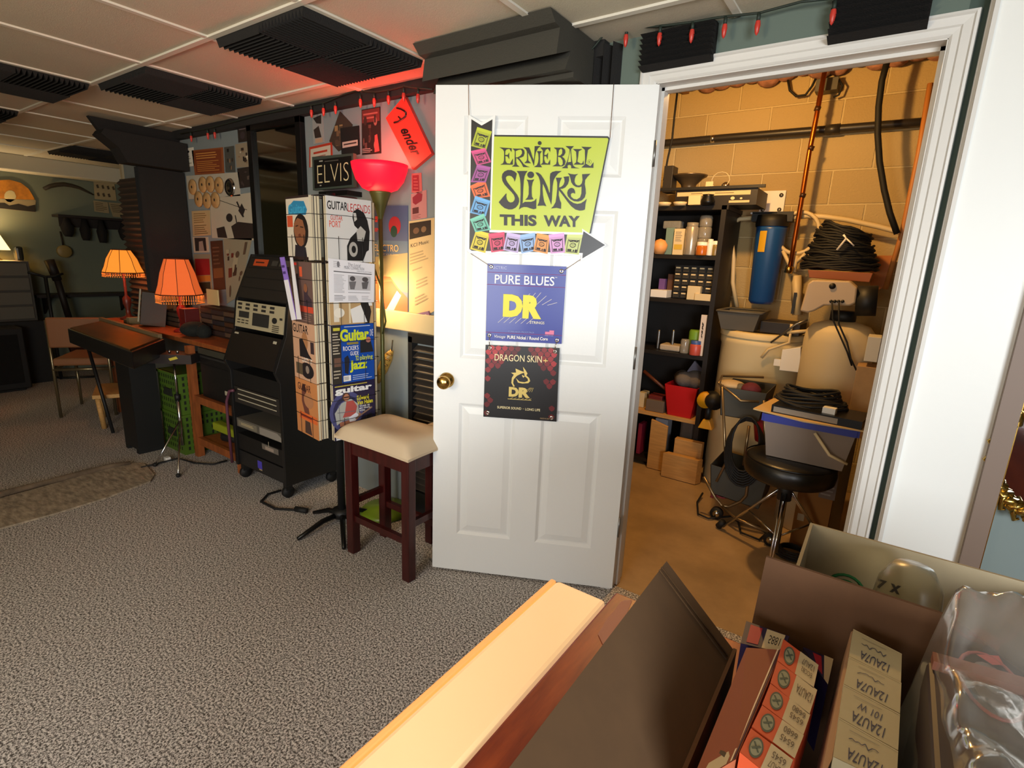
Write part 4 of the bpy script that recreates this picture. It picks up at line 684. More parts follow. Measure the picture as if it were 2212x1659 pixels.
# crates
def crate(x, y, z, label):
    G = mat('#4c6b1c', .5); DG = mat('#141a0c', .8); t = thing('plastic_crate', (x+.15, y+.15, z), label, 'crate', 'green crates beside the desk')
    w = .3; h = .285; mb = MB().box((x, y, z), (x+w, y+.01, z+h), G).box((x, y+w-.01, z), (x+w, y+w, z+h), G).box((x, y+.01, z), (x+.01, y+w-.01, z+h), G).box((x+w-.01, y+.01, z), (x+w, y+w-.01, z+h), G).box((x+.01, y+.01, z), (x+w-.01, y+w-.01, z+.01), G)
    for j in range(6):
        for i in range(8):
            if 2 <= j <= 3 and 3 <= i <= 4: continue
            a = x+.025+i*.033; b = z+.03+j*.042; mb.poly([(a, y-.0008, b), (a+.014, y-.0008, b), (a+.014, y-.0008, b+.024), (a, y-.0008, b+.024)], DG)
            c = y+.025+i*.033; mb.poly([(x+w+.0008, c, b), (x+w+.0008, c+.014, b), (x+w+.0008, c+.014, b+.024), (x+w+.0008, c, b+.024)], DG)
    part(mb, 'basket', t); part(MB().box((x-.006, y-.008, z+h-.02), (x+w+.006, y+w+.006, z+h), G), 'rim', t, bev=.003)
    part(MB().box((x+.1, y-.012, z+.12), (x+.2, y-.001, z+.17), DG), 'handle', t)
crate(-4.1, 1.57, 0, 'lower of two stacked green plastic crates left of the desk leg'); crate(-4.1, 1.57, .286, 'upper of two stacked green plastic crates left of the desk leg')
# tripod with small module
TP = V((-3.82, 1.42, 0)); TP = fz(397, 985); TP.z = 0
t = thing('tripod_stand', TP, 'chrome tripod stand on the carpet in front of the green crates', 'stand')
part(MB().cyl(TP+UZ*.08, TP+UZ*.42, .011, CHR, 10).cyl(TP+UZ*.40, TP+UZ*.66, .007, CHR, 10), 'pole', t); part(MB().cyl(TP+UZ*.40, TP+UZ*.44, .018, BLK, 10), 'collar', t)
for (x, y) in ((335, 1005), (385, 1028), (410, 975)):
    f_ = fz(x, y, .01); mb = MB().tube([TP+UZ*.26, TP*.5+f_*.5+UZ*.13, f_], .006, CHR, 8); part(mb, 'leg', t); mb = MB().ball(f_+UZ*.004, .014, RUB, 8); part(mb, 'foot', t)
dv = V((.5, .42, 0)).normalized(); nv = V((dv.y, -dv.x, 0)); o = TP+UZ*.66-dv*.05
mb = MB().prism([o-dv*.17+nv*.06, o+dv*.19+nv*.06, o+dv*.19-nv*.09, o-dv*.17-nv*.09], (0, 0, .06), mat('#3a3230', .4)); 
for k in range(5): mb.cyl(o-dv*(.12-.05*k)-nv*.0+UZ*.06, o-dv*(.12-.05*k)+UZ*.08, .008, CHR, 8)
mb.poly([o+dv*.06+nv*.061+UZ*.02, o+dv*.11+nv*.061+UZ*.035, o+dv*.10+nv*.061+UZ*.05, o+dv*.05+nv*.061+UZ*.035], '#c9b83c')
mb.build('mixer_module', None, 'small mixer box with a yellow tag on top of the chrome tripod', 'mixer', bev=0)
# big console table in front
P4 = [(-4.75, 1.28), (-3.50, 1.22), (-3.88, 1.55), (-5.08, 1.6)]
t = thing('keyboard_console', (-4.2, 1.42, 0), 'wide dark console with a brown inset top in front of the desk', 'console')
part(MB().prism([(x, y, .70) for x, y in P4], (0, 0, .105), mat('#1a1716', .4)), 'body', t, bev=.008)
ci = V((sum(p[0] for p in P4)/4, sum(p[1] for p in P4)/4, 0)); inn = [ci+(V((x, y, 0))-ci)*.93 for x, y in P4]
part(MB().prism([(p.x, p.y, .806) for p in inn], (0, 0, .008), mat('#6b4420', .35, noise=.2, scale=10)), 'top_panel', t, 'brown wooden inset')
part(MB().prism([(P4[3][0]+.02, P4[3][1]-.03, .806), (P4[2][0]-.02, P4[2][1]-.03, .806), (P4[2][0]-.02, P4[2][1]-.005, .806), (P4[3][0]+.02, P4[3][1]-.005, .806)], (0, 0, .03), mat('#77684a', .5)), 'ledge', t)
part(MB().box((-4.26, 1.38, .03), (-4.04, 1.54, .70), BLK), 'pedestal', t); part(MB().tube([(-4.9, 1.42, .70), (-4.6, 1.42, .02)], .012, BLK, 8), 'leg', t)
for x in (-4.24, -4.06): part(MB().box((x-.02, 1.38, 0), (x+.02, 1.54, .03), RUB), 'foot', t)
# fringed lamps
def fringed(c, z0, r0, r1, za, zb_, shade, label, bulb, basem, nb=26, fl=.028):
    t = thing('table_lamp', (c[0], c[1], z0), label, 'lamp'); c = V((c[0], c[1], 0)); n = 8
    mb = MB(); pr_ = [(r0, za), (r0*.86, za+(zb_-za)*.25), (r0*.68+r1*.1, za+(zb_-za)*.6), (r1, zb_)]
    vs_ = [c+V((r*math.cos(k*math.pi/4+.3), r*math.sin(k*math.pi/4+.3), z)) for r, z in pr_ for k in range(n)]
    mb.add(vs_, [(i*n+k, i*n+(k+1) % n, (i+1)*n+(k+1) % n, (i+1)*n+k) for i in range(3) for k in range(n)], shade)
    part(mb, 'shade', t, 'glowing orange panelled shade'); tr = mat('#5a2a14', .6)
    mb = MB()
    for k in range(n): mb.tube([vs_[i*n+k] for i in range(4)], .0022, tr, 5)
    mb.tube([vs_[k] for k in range(n)], .004, tr, 5, True).tube([vs_[3*n+k] for k in range(n)], .004, tr, 5, True); part(mb, 'trim', t)
    mb = MB(); bd = mat('#d8883c', .25, emit=.25)
    for k in range(nb*2):
        a = (k/(nb*2))*8; i = int(a); f_ = a-i; p = vs_[i]*(1-f_)+vs_[(i+1) % 8]*f_; mb.cyl(p-UZ*.002, p-UZ*fl, .0018, bd, 4); mb.ball(p-UZ*(fl+.004), .0045, bd, 6)
    part(mb, 'fringe', t, kind='stuff')
    part(MB().lathe([(.001, z0), (.06, z0), (.062, z0+.012), (.02, z0+.03), (.015, z0+.08), (.03, z0+.13), (.03, z0+.17), (.01, z0+.2), (.008, za+.05)], c, basem, 18), 'base', t)
    point('table_lamp_bulb', (c.x, c.y, (za+zb_)/2), bulb, (1, .5, .18), .03)
SH1 = mat('#f08a2c', .8, emit=.95); SH2 = mat('#d8602a', .8, emit=.75)
fringed((-5.13, 1.8), .80, .145, .065, 1.18, 1.36, SH1, 'smaller fringed lamp with bright orange shade, further left on the desk', 2.2, mat('#6a2a1c', .4))
fringed((-4.18, 1.80), .80, .15, .075, 1.07, 1.32, SH2, 'bigger fringed lamp with reddish orange shade beside the pinned sheets', 2.4, mat('#7a1c14', .4), 28, .055)
# things on the desk
def at80(x, y, z=.8): return fz(x, y, z)
sp = fy(325, 705, 1.74); mb = MB(); R_ = Matrix.Translation((-4.62, 1.76, .80)) @ Matrix.Rotation(-.35, 4, 'Z') @ Matrix.Rotation(-.15, 4, 'X')
mb.box((-.09, -.07, .012), (.09, .09, .26), mat('#3c352c', .6), R_); mb.box((-.095, -.085, .02), (-.02, -.075, .27), mat('#b0a68c', .7), R_)
for a, b, c, d in ((-.09, .2, -.025, .235), (-.088, .06, -.03, .085)): mb.box((a, -.088, b), (c, -.086, d), mat('#4a463c', .6), R_)
mb.build('desk_speaker', None, 'small dark speaker with a long white paper leaning on it, between the lamps', 'speaker', bev=.003)
mb = MB().box((-4.02, 1.86, .8), (-3.52, 1.97, 1.0), mat('#2a1c14', .5))
for r_ in range(5):
    for k in range(3): mb.box((-4.01+.163*k, 1.85, .815+r_*.036), (-3.86+.163*k, 1.862, .842+r_*.036), mat(('#4a3020', '#3a2c28', '#5a4434', '#2e2a2c')[(r_*3+k) % 4], .4))
mb.build('cassette_rack', None, 'low dark wooden rack of cassettes on the desk beside the equipment rack', 'rack')
mb = MB(); random.seed(2)
mb.ball((-3.92, 1.76, .85), .075, mat('#10140f', .9, bump=.8, scale=30), 14, (1.2, 1, .7)); mb.ball((-3.83, 1.78, .84), .05, mat('#10140f', .9, bump=.8, scale=30), 12); mb.build('dark_pouch', None, 'small black glittery pouch on the desk in front of the cassette rack', 'pouch')
bx('red_book', (-4.10, 1.75, .80), (-4.02, 1.85, .98), mat('#5a1410', .5), 'dark red upright box under the bigger fringed lamp', 'box')
bx('paper_card', (-4.0, 1.9, 1.01), (-3.84, 1.91, 1.12), mat('#cdb078', .7), 'cream card glowing beside the bigger fringed lamp', 'card')
mb = MB(); 
for i, (a, b, m_) in enumerate(((-4.9, 0, '#5a4a34'), (-4.84, .0, '#8a7a58'))): mb.box((a, 1.68, .8), (a+.05, 1.9, .83+.02*i), m_)
mb.build('paper_pile', None, 'small pile of papers on the desk by the left lamp', 'papers')
# wooden mannequin / statuette and reels between foam and lamp B
mb = MB().box((-4.66, 1.86, .8), (-4.36, 1.96, .92), mat('#1c1814', .5))
for k in range(3): mb.box((-4.65, 1.852, .812+k*.036), (-4.37, 1.862, .838+k*.036), mat('#3c342a', .4))
mb.build('tape_deck', None, 'low dark stacked deck behind the small speaker', 'tape deck')
mb = MB(); 
for k in range(2): mb.tube([(-4.5+.14*k, 1.9, .92), (-4.51+.14*k, 1.9, 1.0), (-4.49+.14*k, 1.89, 1.08), (-4.5+.14*k, 1.9, 1.16), (-4.49+.14*k, 1.9, 1.21)], [.02, .012, .02, .012, .016], mat('#6a5038', .4), 10)
mb.box((-4.46, 1.89, .92), (-4.4, 1.95, 1.2), BLK).build('carved_figure', None, 'dark carved stand with two pale columns behind the lamps', 'ornament')
# ---------------- chair, bench, rug ----------------
c0 = fz(132, 902); c1 = c0+V((.22, .31, 0)); dx = (c1-c0).normalized(); dn = V((-dx.y, dx.x, 0)); VN = mat('#8a5a38', .4, coat=.2); TB = mat('#8f8264', .3, .8)
t = thing('side_chair', (c0+c1)/2+dn*.2, 'brown vinyl chair with thin metal frame in front of the far left wall', 'chair')
def sq(a, b, nm): part(MB().tube([a, b], .012, TB, 6), nm, t)
sq(c0, c0+UZ*.80, 'leg'); sq(c1, c1+UZ*.80, 'leg'); f0 = c0+dn*.42; f1 = c1+dn*.42; sq(f0, f0+UZ*.43, 'leg'); sq(f1, f1+UZ*.43, 'leg')
for a, b in ((c0, f0), (c1, f1), (f0, f1), (c0, c1)): sq(a+UZ*.40, b+UZ*.40, 'rail')
part(MB().prism([c0-dn*.01+UZ*.43, c1-dn*.01+UZ*.43, f1+dn*.03+UZ*.43, f0+dn*.03+UZ*.43], (0, 0, .06), VN), 'seat', t, bev=.015)
part(MB().prism([c0-dn*.02+UZ*.58, c1-dn*.02+UZ*.58, c1+dn*.02+UZ*.58, c0+dn*.02+UZ*.58], (0, 0, .24), VN), 'backrest', t, bev=.012)
b0 = fz(262, 902); t = thing('low_bench', b0+V((.2, -.1, 0)), 'low wooden footstool under the dark console', 'footstool')
bq = [b0+V(p) for p in ((-.15, -.09, .25), (.25, -.25, .25), (.37, -.02, .25), (-.03, .12, .25))]
part(MB().prism(bq, (0, 0, .03), PINE), 'top', t, bev=.004)
for p, q in zip(bq, ((.03, .0), (-.02, .04), (-.03, -.03), (.03, -.03))): part(MB().tube([V((p.x+q[0], p.y+q[1], .25)), V((p.x+q[0]*1.5, p.y+q[1]*1.5, .0))], .018, PINE, 8), 'leg', t)
RG = mat('#9a8c78', .95, noise=.35, scale=14, bump=.5, stretch=(1, 3, 1)); RG2 = mat('#6a5a48', .95, noise=.3, scale=14, bump=.5)
mb = MB(); e1 = [(-340, 1255), (0, 1145), (120, 1112), (230, 1078), (325, 1042), (334, 1028), (312, 1004), (300, 1003)]; e2 = [(285, 1003), (180, 1030), (0, 1080), (-340, 1180)]
mb.prism([fz(x, y, .002) for x, y in e1+e2], (0, 0, .010), RG); mb.build('runner_rug', None, 'worn grey-brown runner rug lying at the lower left', 'rug')
mb = MB(); pts = [fz(x, y, .018) for x, y in ((-340, 1168), (-100, 1095), (0, 1068), (90, 1045), (180, 1022), (240, 1007), (282, 1000))]
mb.tube(pts, [.02, .019, .02, .017, .02, .018, .012], RG2, 10); mb.build('rolled_rug_edge', None, 'brown rolled strip along the far edge of the runner rug', 'rug')
MB().tube([fz(x, y, .012) for x, y in ((305, 1010), (345, 1000), (385, 990), (420, 1000), (460, 1003), (490, 995))], .006, RUB, 6).build('power_cord', None, 'black cord on the carpet between the rug end and the desk', 'cord')
bx('cord_plug', tuple(fz(362, 996, .0)-V((.02, .015, 0))), tuple(fz(362, 996, .0)+V((.02, .015, .03))), WHT, 'white plug on the carpet at the tripod foot', 'plug')
# ---------------- far left wall ----------------
XL = -7.385
def lq(px, X=XL): return [fx(x, y, X) for x, y in px]
def lw(name, px, m, prints, label, cat='poster', group=None): return poster(name, lq(px), m, prints, label, cat, group, .004)
lw('paper_sheet', ((202, 391), (247, 397), (252, 434), (205, 430)), '#a8946c', [('p', [(.1+.25*(k % 4), .2+.45*(k//4)), (.2+.25*(k % 4), .15+.45*(k//4)), (.24+.25*(k % 4), .35+.45*(k//4)), (.14+.25*(k % 4), .38+.45*(k//4))], '#4a3c28') for k in range(7)], 'upper pale sheet with small figures on the far left wall', 'sheet')
lw('paper_sheet', ((202, 433), (233, 437), (236, 461), (204, 457)), '#a08c66', [('x', .1, .1, .9, .9, 5, '#6a583c')], 'small pale sheet below the sheet with figures, nearer the left', 'sheet')
lw('paper_sheet', ((234, 437), (268, 440), (271, 471), (244, 468)), '#9a8660', [('x', .1, .1, .9, .7, 5, '#5a4c34'), ('r', .6, .8, .95, .98, '#2c2620')], 'lowest pale sheet on the far left wall, nearest the foam panel', 'sheet')
ap = [(-40, 400), (-10, 390), (20, 388), (45, 395), (62, 408), (74, 428), (77, 458), (20, 452), (-40, 446)]
mb = MB(); mb.prism([fx(x, y, XL) for x, y in ap], (-.01, 0, 0), mat('#b8741c', .6, noise=.3, scale=9)); fx_ = lambda x, y: fx(x, y, XL+.002)
mb.poly([fx_(*p) for p in ((-40, 428), (77, 432), (77, 458), (20, 452), (-40, 446))], '#8a7c5c'); mb.poly([fx_(22+13*math.cos(k*.5), 424+13*math.sin(k*.5)) for k in range(12)], '#b8a878')
mb.poly([fx(x, y, XL+.004) for x, y in ((-40, 440), (10, 438), (20, 444), (40, 440), (60, 446), (76, 442), (77, 458), (20, 452), (-40, 446))], '#1c1610'); mb.build('sunset_painting', None, 'round-topped orange sunset painting at the left photo edge', 'painting')
mb = MB().tube([fx(x, y, XL+.03) for x, y in ((95, 408), (108, 402), (122, 399), (138, 398), (155, 401), (172, 406), (188, 414), (202, 421))], [.018, .02, .022, .022, .02, .016, .012, .006], mat('#2c2418', .7), 8); mb.build('curved_horn', None, 'long dark curved horn mounted on the far left wall', 'horn')
SHF = mat('#1f150f', .6); a, b = fx(112, 463, XL), fx(292, 478, XL)
t = thing('wall_rack', (XL+.09, (a.y+b.y)/2, a.z-.12), 'dark wall rack with hooks on the far left wall under the pale sheets', 'rack'); part(MB().box((XL-.01, a.y, a.z-.025), (XL+.19, b.y, a.z), SHF), 'shelf', t); part(MB().box((XL-.01, a.y+.05, a.z-.12), (XL+.01, b.y, a.z-.025), SHF), 'backboard', t)
for i, (x0, x1, y1, l) in enumerate(((125, 165, 512, 'leftmost dark bag hanging from the wall rack'), (166, 200, 520, 'middle dark bag hanging from the wall rack'), (203, 235, 525, 'third dark bag hanging from the wall rack'), (250, 285, 520, 'rightmost dark bag hanging from the wall rack'))):
    p, q = fx(x0, 470, XL+.12), fx(x1, y1, XL+.12); mb = MB(); cx_ = (p.y+q.y)/2; w_ = (q.y-p.y)/2; top = a.z-.03
    mb.tube([(XL+.12, cx_, top), (XL+.12, cx_, top-.06), (XL+.12, cx_, (top+q.z)/2), (XL+.12, cx_, q.z+.03), (XL+.12, cx_, q.z)], [.02, w_*.6, w_*.9, w_*.7, .03], mat('#16110d', .9, bump=.4, scale=20), 12); mb.build('hanging_bag', None, l, 'bag')
p = fx(137, 543, XL+.03); mb = MB().lathe([(.001, 0), (.06, 0), (.065, .01), (.065, .04), (.06, .045), (.001, .04)], p, mat('#8a7440', .5), 20, Matrix.Rotation(math.pi/2, 3, 'Y')); mb.tube([p+V((.02, 0, .06)), fx(130, 500, XL+.03)], .008, SHF, 6); mb.build('banjo_uke', None, 'small tan round-bodied ukulele hanging on the far left wall', 'ukulele')
a, b = fx(62, 634, XL), fx(300, 641, XL); t = thing('wall_shelf', (XL+.12, (a.y+b.y)/2, a.z-.2), 'long dark shelf along the far left wall below the hanging bags', 'shelf'); part(MB().box((XL-.01, a.y, a.z-.03), (XL+.25, b.y, a.z), SHF), 'board', t)
for y in (a.y+.1, b.y-.2): part(MB().prism([(XL-.01, y, a.z-.03), (XL+.2, y, a.z-.03), (XL-.01, y, a.z-.22)], (0, .02, 0), SHF), 'bracket', t)
# drawers, amps, bright lamp at the far left
t = thing('drawer_tower', (-7.15, 1.35, 0), 'grey plastic drawer tower at the left photo edge', 'drawers'); part(MB().box((-7.38, 1.0, .62), (-7.0, 1.66, 1.2), mat('#4a4640', .5)), 'body', t); part(MB().box((-7.38, .9, 0), (-6.9, 1.68, .62), CB), 'lower_case', t)
for k in range(4): part(MB().box((-7.0, 1.02, .64+k*.14), (-6.985, 1.64, .76+k*.14), mat('#6a665c', .35)), 'drawer', t, bev=.004)
t = thing('bass_amplifier', (-6.75, 1.2, 0), 'black amplifier cabinet on the floor at the left photo edge', 'amplifier'); part(MB().box((-6.88, .75, .02), (-6.62, 1.45, .60), CB), 'cabinet', t, bev=.01); part(MB().box((-6.62, .8, .08), (-6.612, 1.4, .54), mat('#0c0c0c', .95, bump=.5, scale=200)), 'grille', t); part(MB().box((-6.86, .8, 0), (-6.64, 1.4, .02), RUB), 'foot', t)
L0 = V((-7.18, 1.46, 1.2)); t = thing('table_lamp', L0, 'lamp with glowing cream cone shade on the drawer tower', 'lamp')
part(MB().lathe([(.001, 0), (.05, 0), (.05, .01), (.015, .03), (.012, .1)], L0, BRASS, 16), 'base', t); part(MB().lathe([(.12, .1), (.05, .27)], L0, mat('#ffe2a0', .8, emit=1.8), 24), 'shade', t); point('left_lamp_bulb', L0+V((.0, .0, .24)), 17, (1, .72, .4), .04)
bx('dark_jar', (-7.2, 1.6, 1.2), (-7.1, 1.66, 1.34), mat('#2a2c26', .3), 'dark jar right of the glowing cream lamp', 'jar', bev=.02)
# guitar on stand
gt = thing('guitar', (-7.0, 1.95, .3), 'dark guitar on a stand with its neck before the far left shelf', 'guitar')
h = fx(106, 562, -7.0); n1 = fx(124, 605, -7.02); n2 = fx(150, 690, -7.05); part(MB().tube([n1, n2], .03, SHF, 8), 'neck', gt); part(MB().tube([h, n1], [.045, .04], SHF, 8), 'headstock', gt)
bd = n2+V((.03, .08, -.2)); part(MB().prism([bd+V((0, .17*math.cos(k*.35)*(1-.18*math.cos(k*.7)), .22*math.sin(k*.35))) for k in range(18)], (.06, 0, 0), mat('#3a1c10', .3)), 'body', gt)
t = thing('guitar_stand', (-6.95, 1.8, 0), 'black forked stand left of the dark guitar', 'stand'); a, b = fx(98, 598, -6.95), fx(107, 690, -6.95); part(MB().tube([a, V((a.x, a.y, 0.0))], .016, BLK, 8), 'post', t)
part(MB().tube([fx(60, 588, -6.95), fx(80, 593, -6.95), a, fx(118, 597, -6.95), fx(136, 591, -6.95)], .012, BLK, 8), 'fork', t); part(MB().tube([(-7.1, 1.7, .012), (-6.95, a.y, .012), (-6.8, 2.0, .012)], .012, BLK, 8), 'base', t)
# ---------------- utility room ----------------
def ub(name, x0, y0, x1, y1, Y, dep, m, label, cat, z=None, prints=None, bev=.002, group=None, build=True):
    a = fy(x0, (y0+y1)/2, Y); b = fy(x1, (y0+y1)/2, Y); top = fy((x0+x1)/2, y0, Y).z; bot = fy((x0+x1)/2, y1, Y).z
    if z is not None: top += 0; bot = z
    mb = MB().box((a.x, Y, bot), (b.x, Y+dep, top), m)
    if prints: printing(mb, lambda u, v, l=0: V((a.x+(b.x-a.x)*u, Y-l, top-(top-bot)*v)), prints, .001)
    return mb.build(name, None, label, cat, group, bev=0 if prints else bev)
def ucyl(name, xc, y0, y1, r, Y, m, label, cat, z=None, cap=None, group=None, n=16):
    c = fy(xc, y1, Y); top = fy(xc, y0, Y).z; bot = z if z is not None else c.z; c = V((c.x, Y, 0))
    mb = MB().lathe([(.001, bot), (r*.96, bot), (r, bot+.004), (r, top-.012), (r*.85, top), (.001, top)], c, m, n)
    if cap: mb.lathe([(r*.9, top-.002), (r*.9, top+.02), (.001, top+.022)], c, cap, n)
    return mb.build(name, None, label, cat, group)
SX0, SX1, SY = -1.5, -.93, 3.55
SZ = [1.79, 1.485, 1.20, .84, .40, .05]
t = thing('shelving_unit', (-1.2, 3.75, 0), 'black shelving unit crowded with supplies inside the utility room', 'shelf'); BW = mat('#17120f', .5)
for x in (SX0, SX1): part(MB().box((x, SY, 0), (x+.03, SY+.4, 1.79), BW), 'side_panel', t)
part(MB().box((SX0+.03, SY+.38, .05), (SX1, SY+.4, 1.79), BW), 'back_panel', t)
for i, z in enumerate(SZ): part(MB().box((SX0+(.03 if i else -.01), SY, z-.025), (SX1+(0 if i else .04), SY+.38, z), PINE if i == 4 else BW), 'shelf', t, 'bare pine board' if i == 4 else None)
CRM = mat('#d8c59a', .5); CLR = mat('#a8a090', .15, spec=.7, alpha=.55)
F = 3.6
# top of the unit
ub('guitar_amplifier', 1458, 409, 1634, 462, 3.57, .3, mat('#1c1714', .5), 'black amplifier head with a cream strip on top of the shelving unit', 'amplifier', z=1.792, prints=[('r', .02, .12, .92, .38, '#c9b68a'), ('x', .2, .18, .38, .3, 1, '#7a6a4a'), ('x', .5, .18, .74, .3, 1, '#7a6a4a'), ('e', .72, .58, .025, .1, '#d8c89a'), ('e', .82, .6, .015, .06, '#d8c89a'), ('r', .68, .72, .92, .86, '#c9b68a')])
AZ = fy(1550, 409, 3.57).z
MB().box((-1.36, 3.555, AZ+.001), (-.70, 3.575, AZ+.018), BLK).build('rail_strip', None, 'black toothed metal strip lying on the amplifier head', 'strip')
c = fy(1487, 405, 3.7); c = V((c.x, 3.7, AZ+.002))
MB().lathe([(.001, 0), (.045, 0), (.045, .035), (.05, .05), (.085, .085), (.11, .10), (.115, .108), (.09, .112), (.04, .118), (.001, .125)], c, mat('#6a5a44', .35, .6), 26).build('loudspeaker_driver', None, 'bare round loudspeaker driver lying face up on the amplifier head', 'speaker')
ub('black_box', 1433, 358, 1452, 408, 3.62, .1, mat('#2a2622', .5), 'small dark upright box left of the bare speaker driver', 'box', z=AZ+.001)
c = fy(1556, 395, 3.66); MB().tube([c+V((.055*math.cos(k*.5), 0, .05*math.sin(k*.5)+.015)) for k in range(12)], .003, mat('#c9b890', .3), 6, True).build('wire_ring', None, 'thin pale wire loop standing on the amplifier head', 'ring')
MB().ball(V((c.x+.03, 3.68, AZ+.03)), .028, CHR, 12).build('metal_fitting', None, 'shiny metal fitting inside the pale wire loop', 'fitting')
ub('tag_card', 1524, 392, 1540, 405, 3.58, .01, CRM, 'small square cream tag on the amplifier head', 'tag', z=AZ+.02)
mb = MB(); random.seed(6)
for k in range(7): p = V((-1.0+random.uniform(-.07, .1), 3.68+random.uniform(-.03, .05), AZ+.012)); mb.tube([p, p+V((.03, .01, .02)), p+V((.05, .02, -.002))], .006, mat('#3a3028', .5, .4), 6)
mb.build('metal_scraps', None, 'small pile of metal scraps at the right end of the amplifier head', 'parts', kind='stuff')
for i, (x, l) in enumerate(((1436, 'leftmost small white dish before the amplifier head'), (1470, 'wide low tin before the amplifier head'), (1500, 'small ribbed white box before the amplifier head'))):
    c = fy(x, 450, 3.56); MB().lathe([(.001, 0), (.035, 0), (.045, .02), (.042, .022), (.001, .015)], V((c.x, 3.545, 1.792)), CRM, 16).build('small_dish', None, l, 'dish') if i != 2 else MB().box((c.x-.025, 3.50, 1.792), (c.x+.05, 3.555, 1.845), CRM).build('ribbed_box', None, l, 'box')
MB().lathe([(.001, 0), (.04, 0), (.045, .02), (.03, .05), (.035, .06), (.001, .065)], V((fy(1528, 440, 3.53).x, 3.53, 1.792)), BLKM, 18).build('black_jar', None, 'round black knob-shaped jar in front of the amplifier head', 'jar')
# second shelf
z = 1.487
MB().lathe([(.001, 0), (.03, 0), (.045, .03), (.05, .06), (.03, .09), (.001, .1)], V((fy(1427, 520, 3.57).x, 3.57, z)), mat('#e0a060', .5), 14).build('dust_mask', None, 'orange-white respirator cup at the door side of the upper shelf', 'mask')
ub('teal_carton', 1437, 492, 1455, 546, 3.6, .1, '#6f8a80', 'teal and grey carton on the upper shelf', 'carton', z=z)
ub('grey_bundle', 1432, 477, 1470, 494, 3.62, .08, mat('#7a7a74', .8, bump=.6, scale=30), 'crumpled grey bundle on top of the teal carton', 'bundle', bev=.008)
ub('cream_carton', 1455, 494, 1477, 545, 3.58, .06, CRM, 'narrow cream carton right of the teal carton', 'carton', z=z, prints=[('x', .15, .1, .85, .5, 6, '#8a8070'), ('r', .1, .6, .9, .8, '#c9a83c')])
ucyl('spray_can', 1490, 488, 545, .04, 3.6, mat('#b8b0a0', .25, .5), 'large grey spray can in the middle of the upper shelf', 'can', z=z, cap=mat('#8a8478', .4))
ucyl('plastic_jar', 1521, 490, 515, .042, 3.64, CLR, 'clear jar of brown parts, upper one of the stacked pair', 'jar', n=18)
ucyl('plastic_jar', 1518, 515, 545, .045, 3.64, CLR, 'clear jar of brown parts, lower one of the stacked pair', 'jar', z=z, n=18)
ucyl('plastic_jar', 1524, 466, 490, .04, 3.64, CLR, 'topmost clear jar in the column of three', 'jar', n=18)
ucyl('pill_bottle', 1515, 530, 547, .036, 3.565, mat('#b8641c', .25), 'orange bottle with a white cap at the front of the upper shelf', 'bottle', z=z, cap=WHT)
ucyl('white_tube', 1532, 524, 549, .018, 3.56, WHT, 'short white tube next to the orange bottle', 'tube', z=z, cap=WHT)
ucyl('white_capped_bottle', 1544, 528, 549, .022, 3.57, mat('#8a7440', .3), 'dark yellow bottle with a white cap at the right end of the upper shelf', 'bottle', z=z, cap=WHT)
# third shelf: drawer organiser
z = 1.202
t = thing('parts_organizer', (fy(1505, 600, 3.62).x, 3.7, z), 'black small-parts organizer with rows of clear drawers on the third shelf', 'organizer'); a = fy(1458, 575, 3.62); b = fy(1545, 575, 3.62); h_ = .22
part(MB().box((a.x, 3.63, z), (b.x, 3.8, z+h_), BLK), 'body', t)
for r_ in range(5):
    for k in range(5):
        w_ = (b.x-a.x)/5; xx = a.x+w_*k+.006; zz_ = z+.008+r_*.042
        d = part(MB().box((xx, 3.618, zz_), (xx+w_-.012, 3.631, zz_+.034), DRAWR), 'drawer', t); part(MB().box((xx+.006, 3.612, zz_+.022), (xx+w_-.018, 3.618, zz_+.031), CRM), 'handle', d)
WL_fix = 1
ub('white_tray', 1405, 626, 1440, 640, 3.57, .15, WHT, 'flat white tray on the third shelf near the door jamb', 'tray', z=z)
ub('white_box', 1484, 618, 1512, 648, 3.57, .04, CRM, 'square cream tub in front of the parts organizer', 'tub', z=z)
ub('tan_box', 1500, 635, 1538, 654, 3.555, .015, CRM, 'low cream box at the right end of the third shelf', 'box', z=z)
ub('purple_box', 1423, 602, 1436, 622, 3.66, .05, '#6a4a8a', 'tiny purple box on the third shelf', 'box', z=z)
ub('brown_box', 1441, 592, 1456, 640, 3.68, .1, '#5a3a28', 'narrow brown box left of the parts organizer', 'box', z=z)
# fourth shelf
z = .842
ub('long_white_box', 1510, 680, 1522, 771, 3.57, .02, '#d8ccc0', 'tall narrow white box with handwriting at the right end of the fourth shelf', 'box', z=z, prints=[('l', [(.3, .2), (.6, .25), (.35, .3), (.6, .35)], .06, INK), ('l', [(.35, .4), (.6, .42), (.4, .5), (.6, .55)], .06, INK)])
ucyl('green_lid_jar', 1499, 712, 760, .045, 3.66, mat('#6f9a2c', .5), 'stout green jar on the fourth shelf', 'jar', z=z)
ucyl('paint_tin', 1500, 742, 772, .038, 3.575, mat('#c05040', .4), 'small red and blue tin in front of the green jar', 'tin', z=z, cap=mat('#3a5a9a', .4))
ucyl('glass_jar', 1477, 732, 768, .03, 3.6, CLR, 'small glass jar beside the green jar', 'jar', z=z)
ub('folded_bag', 1424, 745, 1468, 758, 3.6, .12, mat('#b8a890', .7, bump=.5, scale=20), 'flat pale bag lying on the fourth shelf', 'bag', z=z, bev=.01)
for x in (1421, 1452): ucyl('metal_clamp', x, 712, 745, .01, 3.64, STEEL, 'thin metal clamp standing at the %s of the fourth shelf' % ('left end' if x < 1430 else 'middle'), 'clamp', z=z)
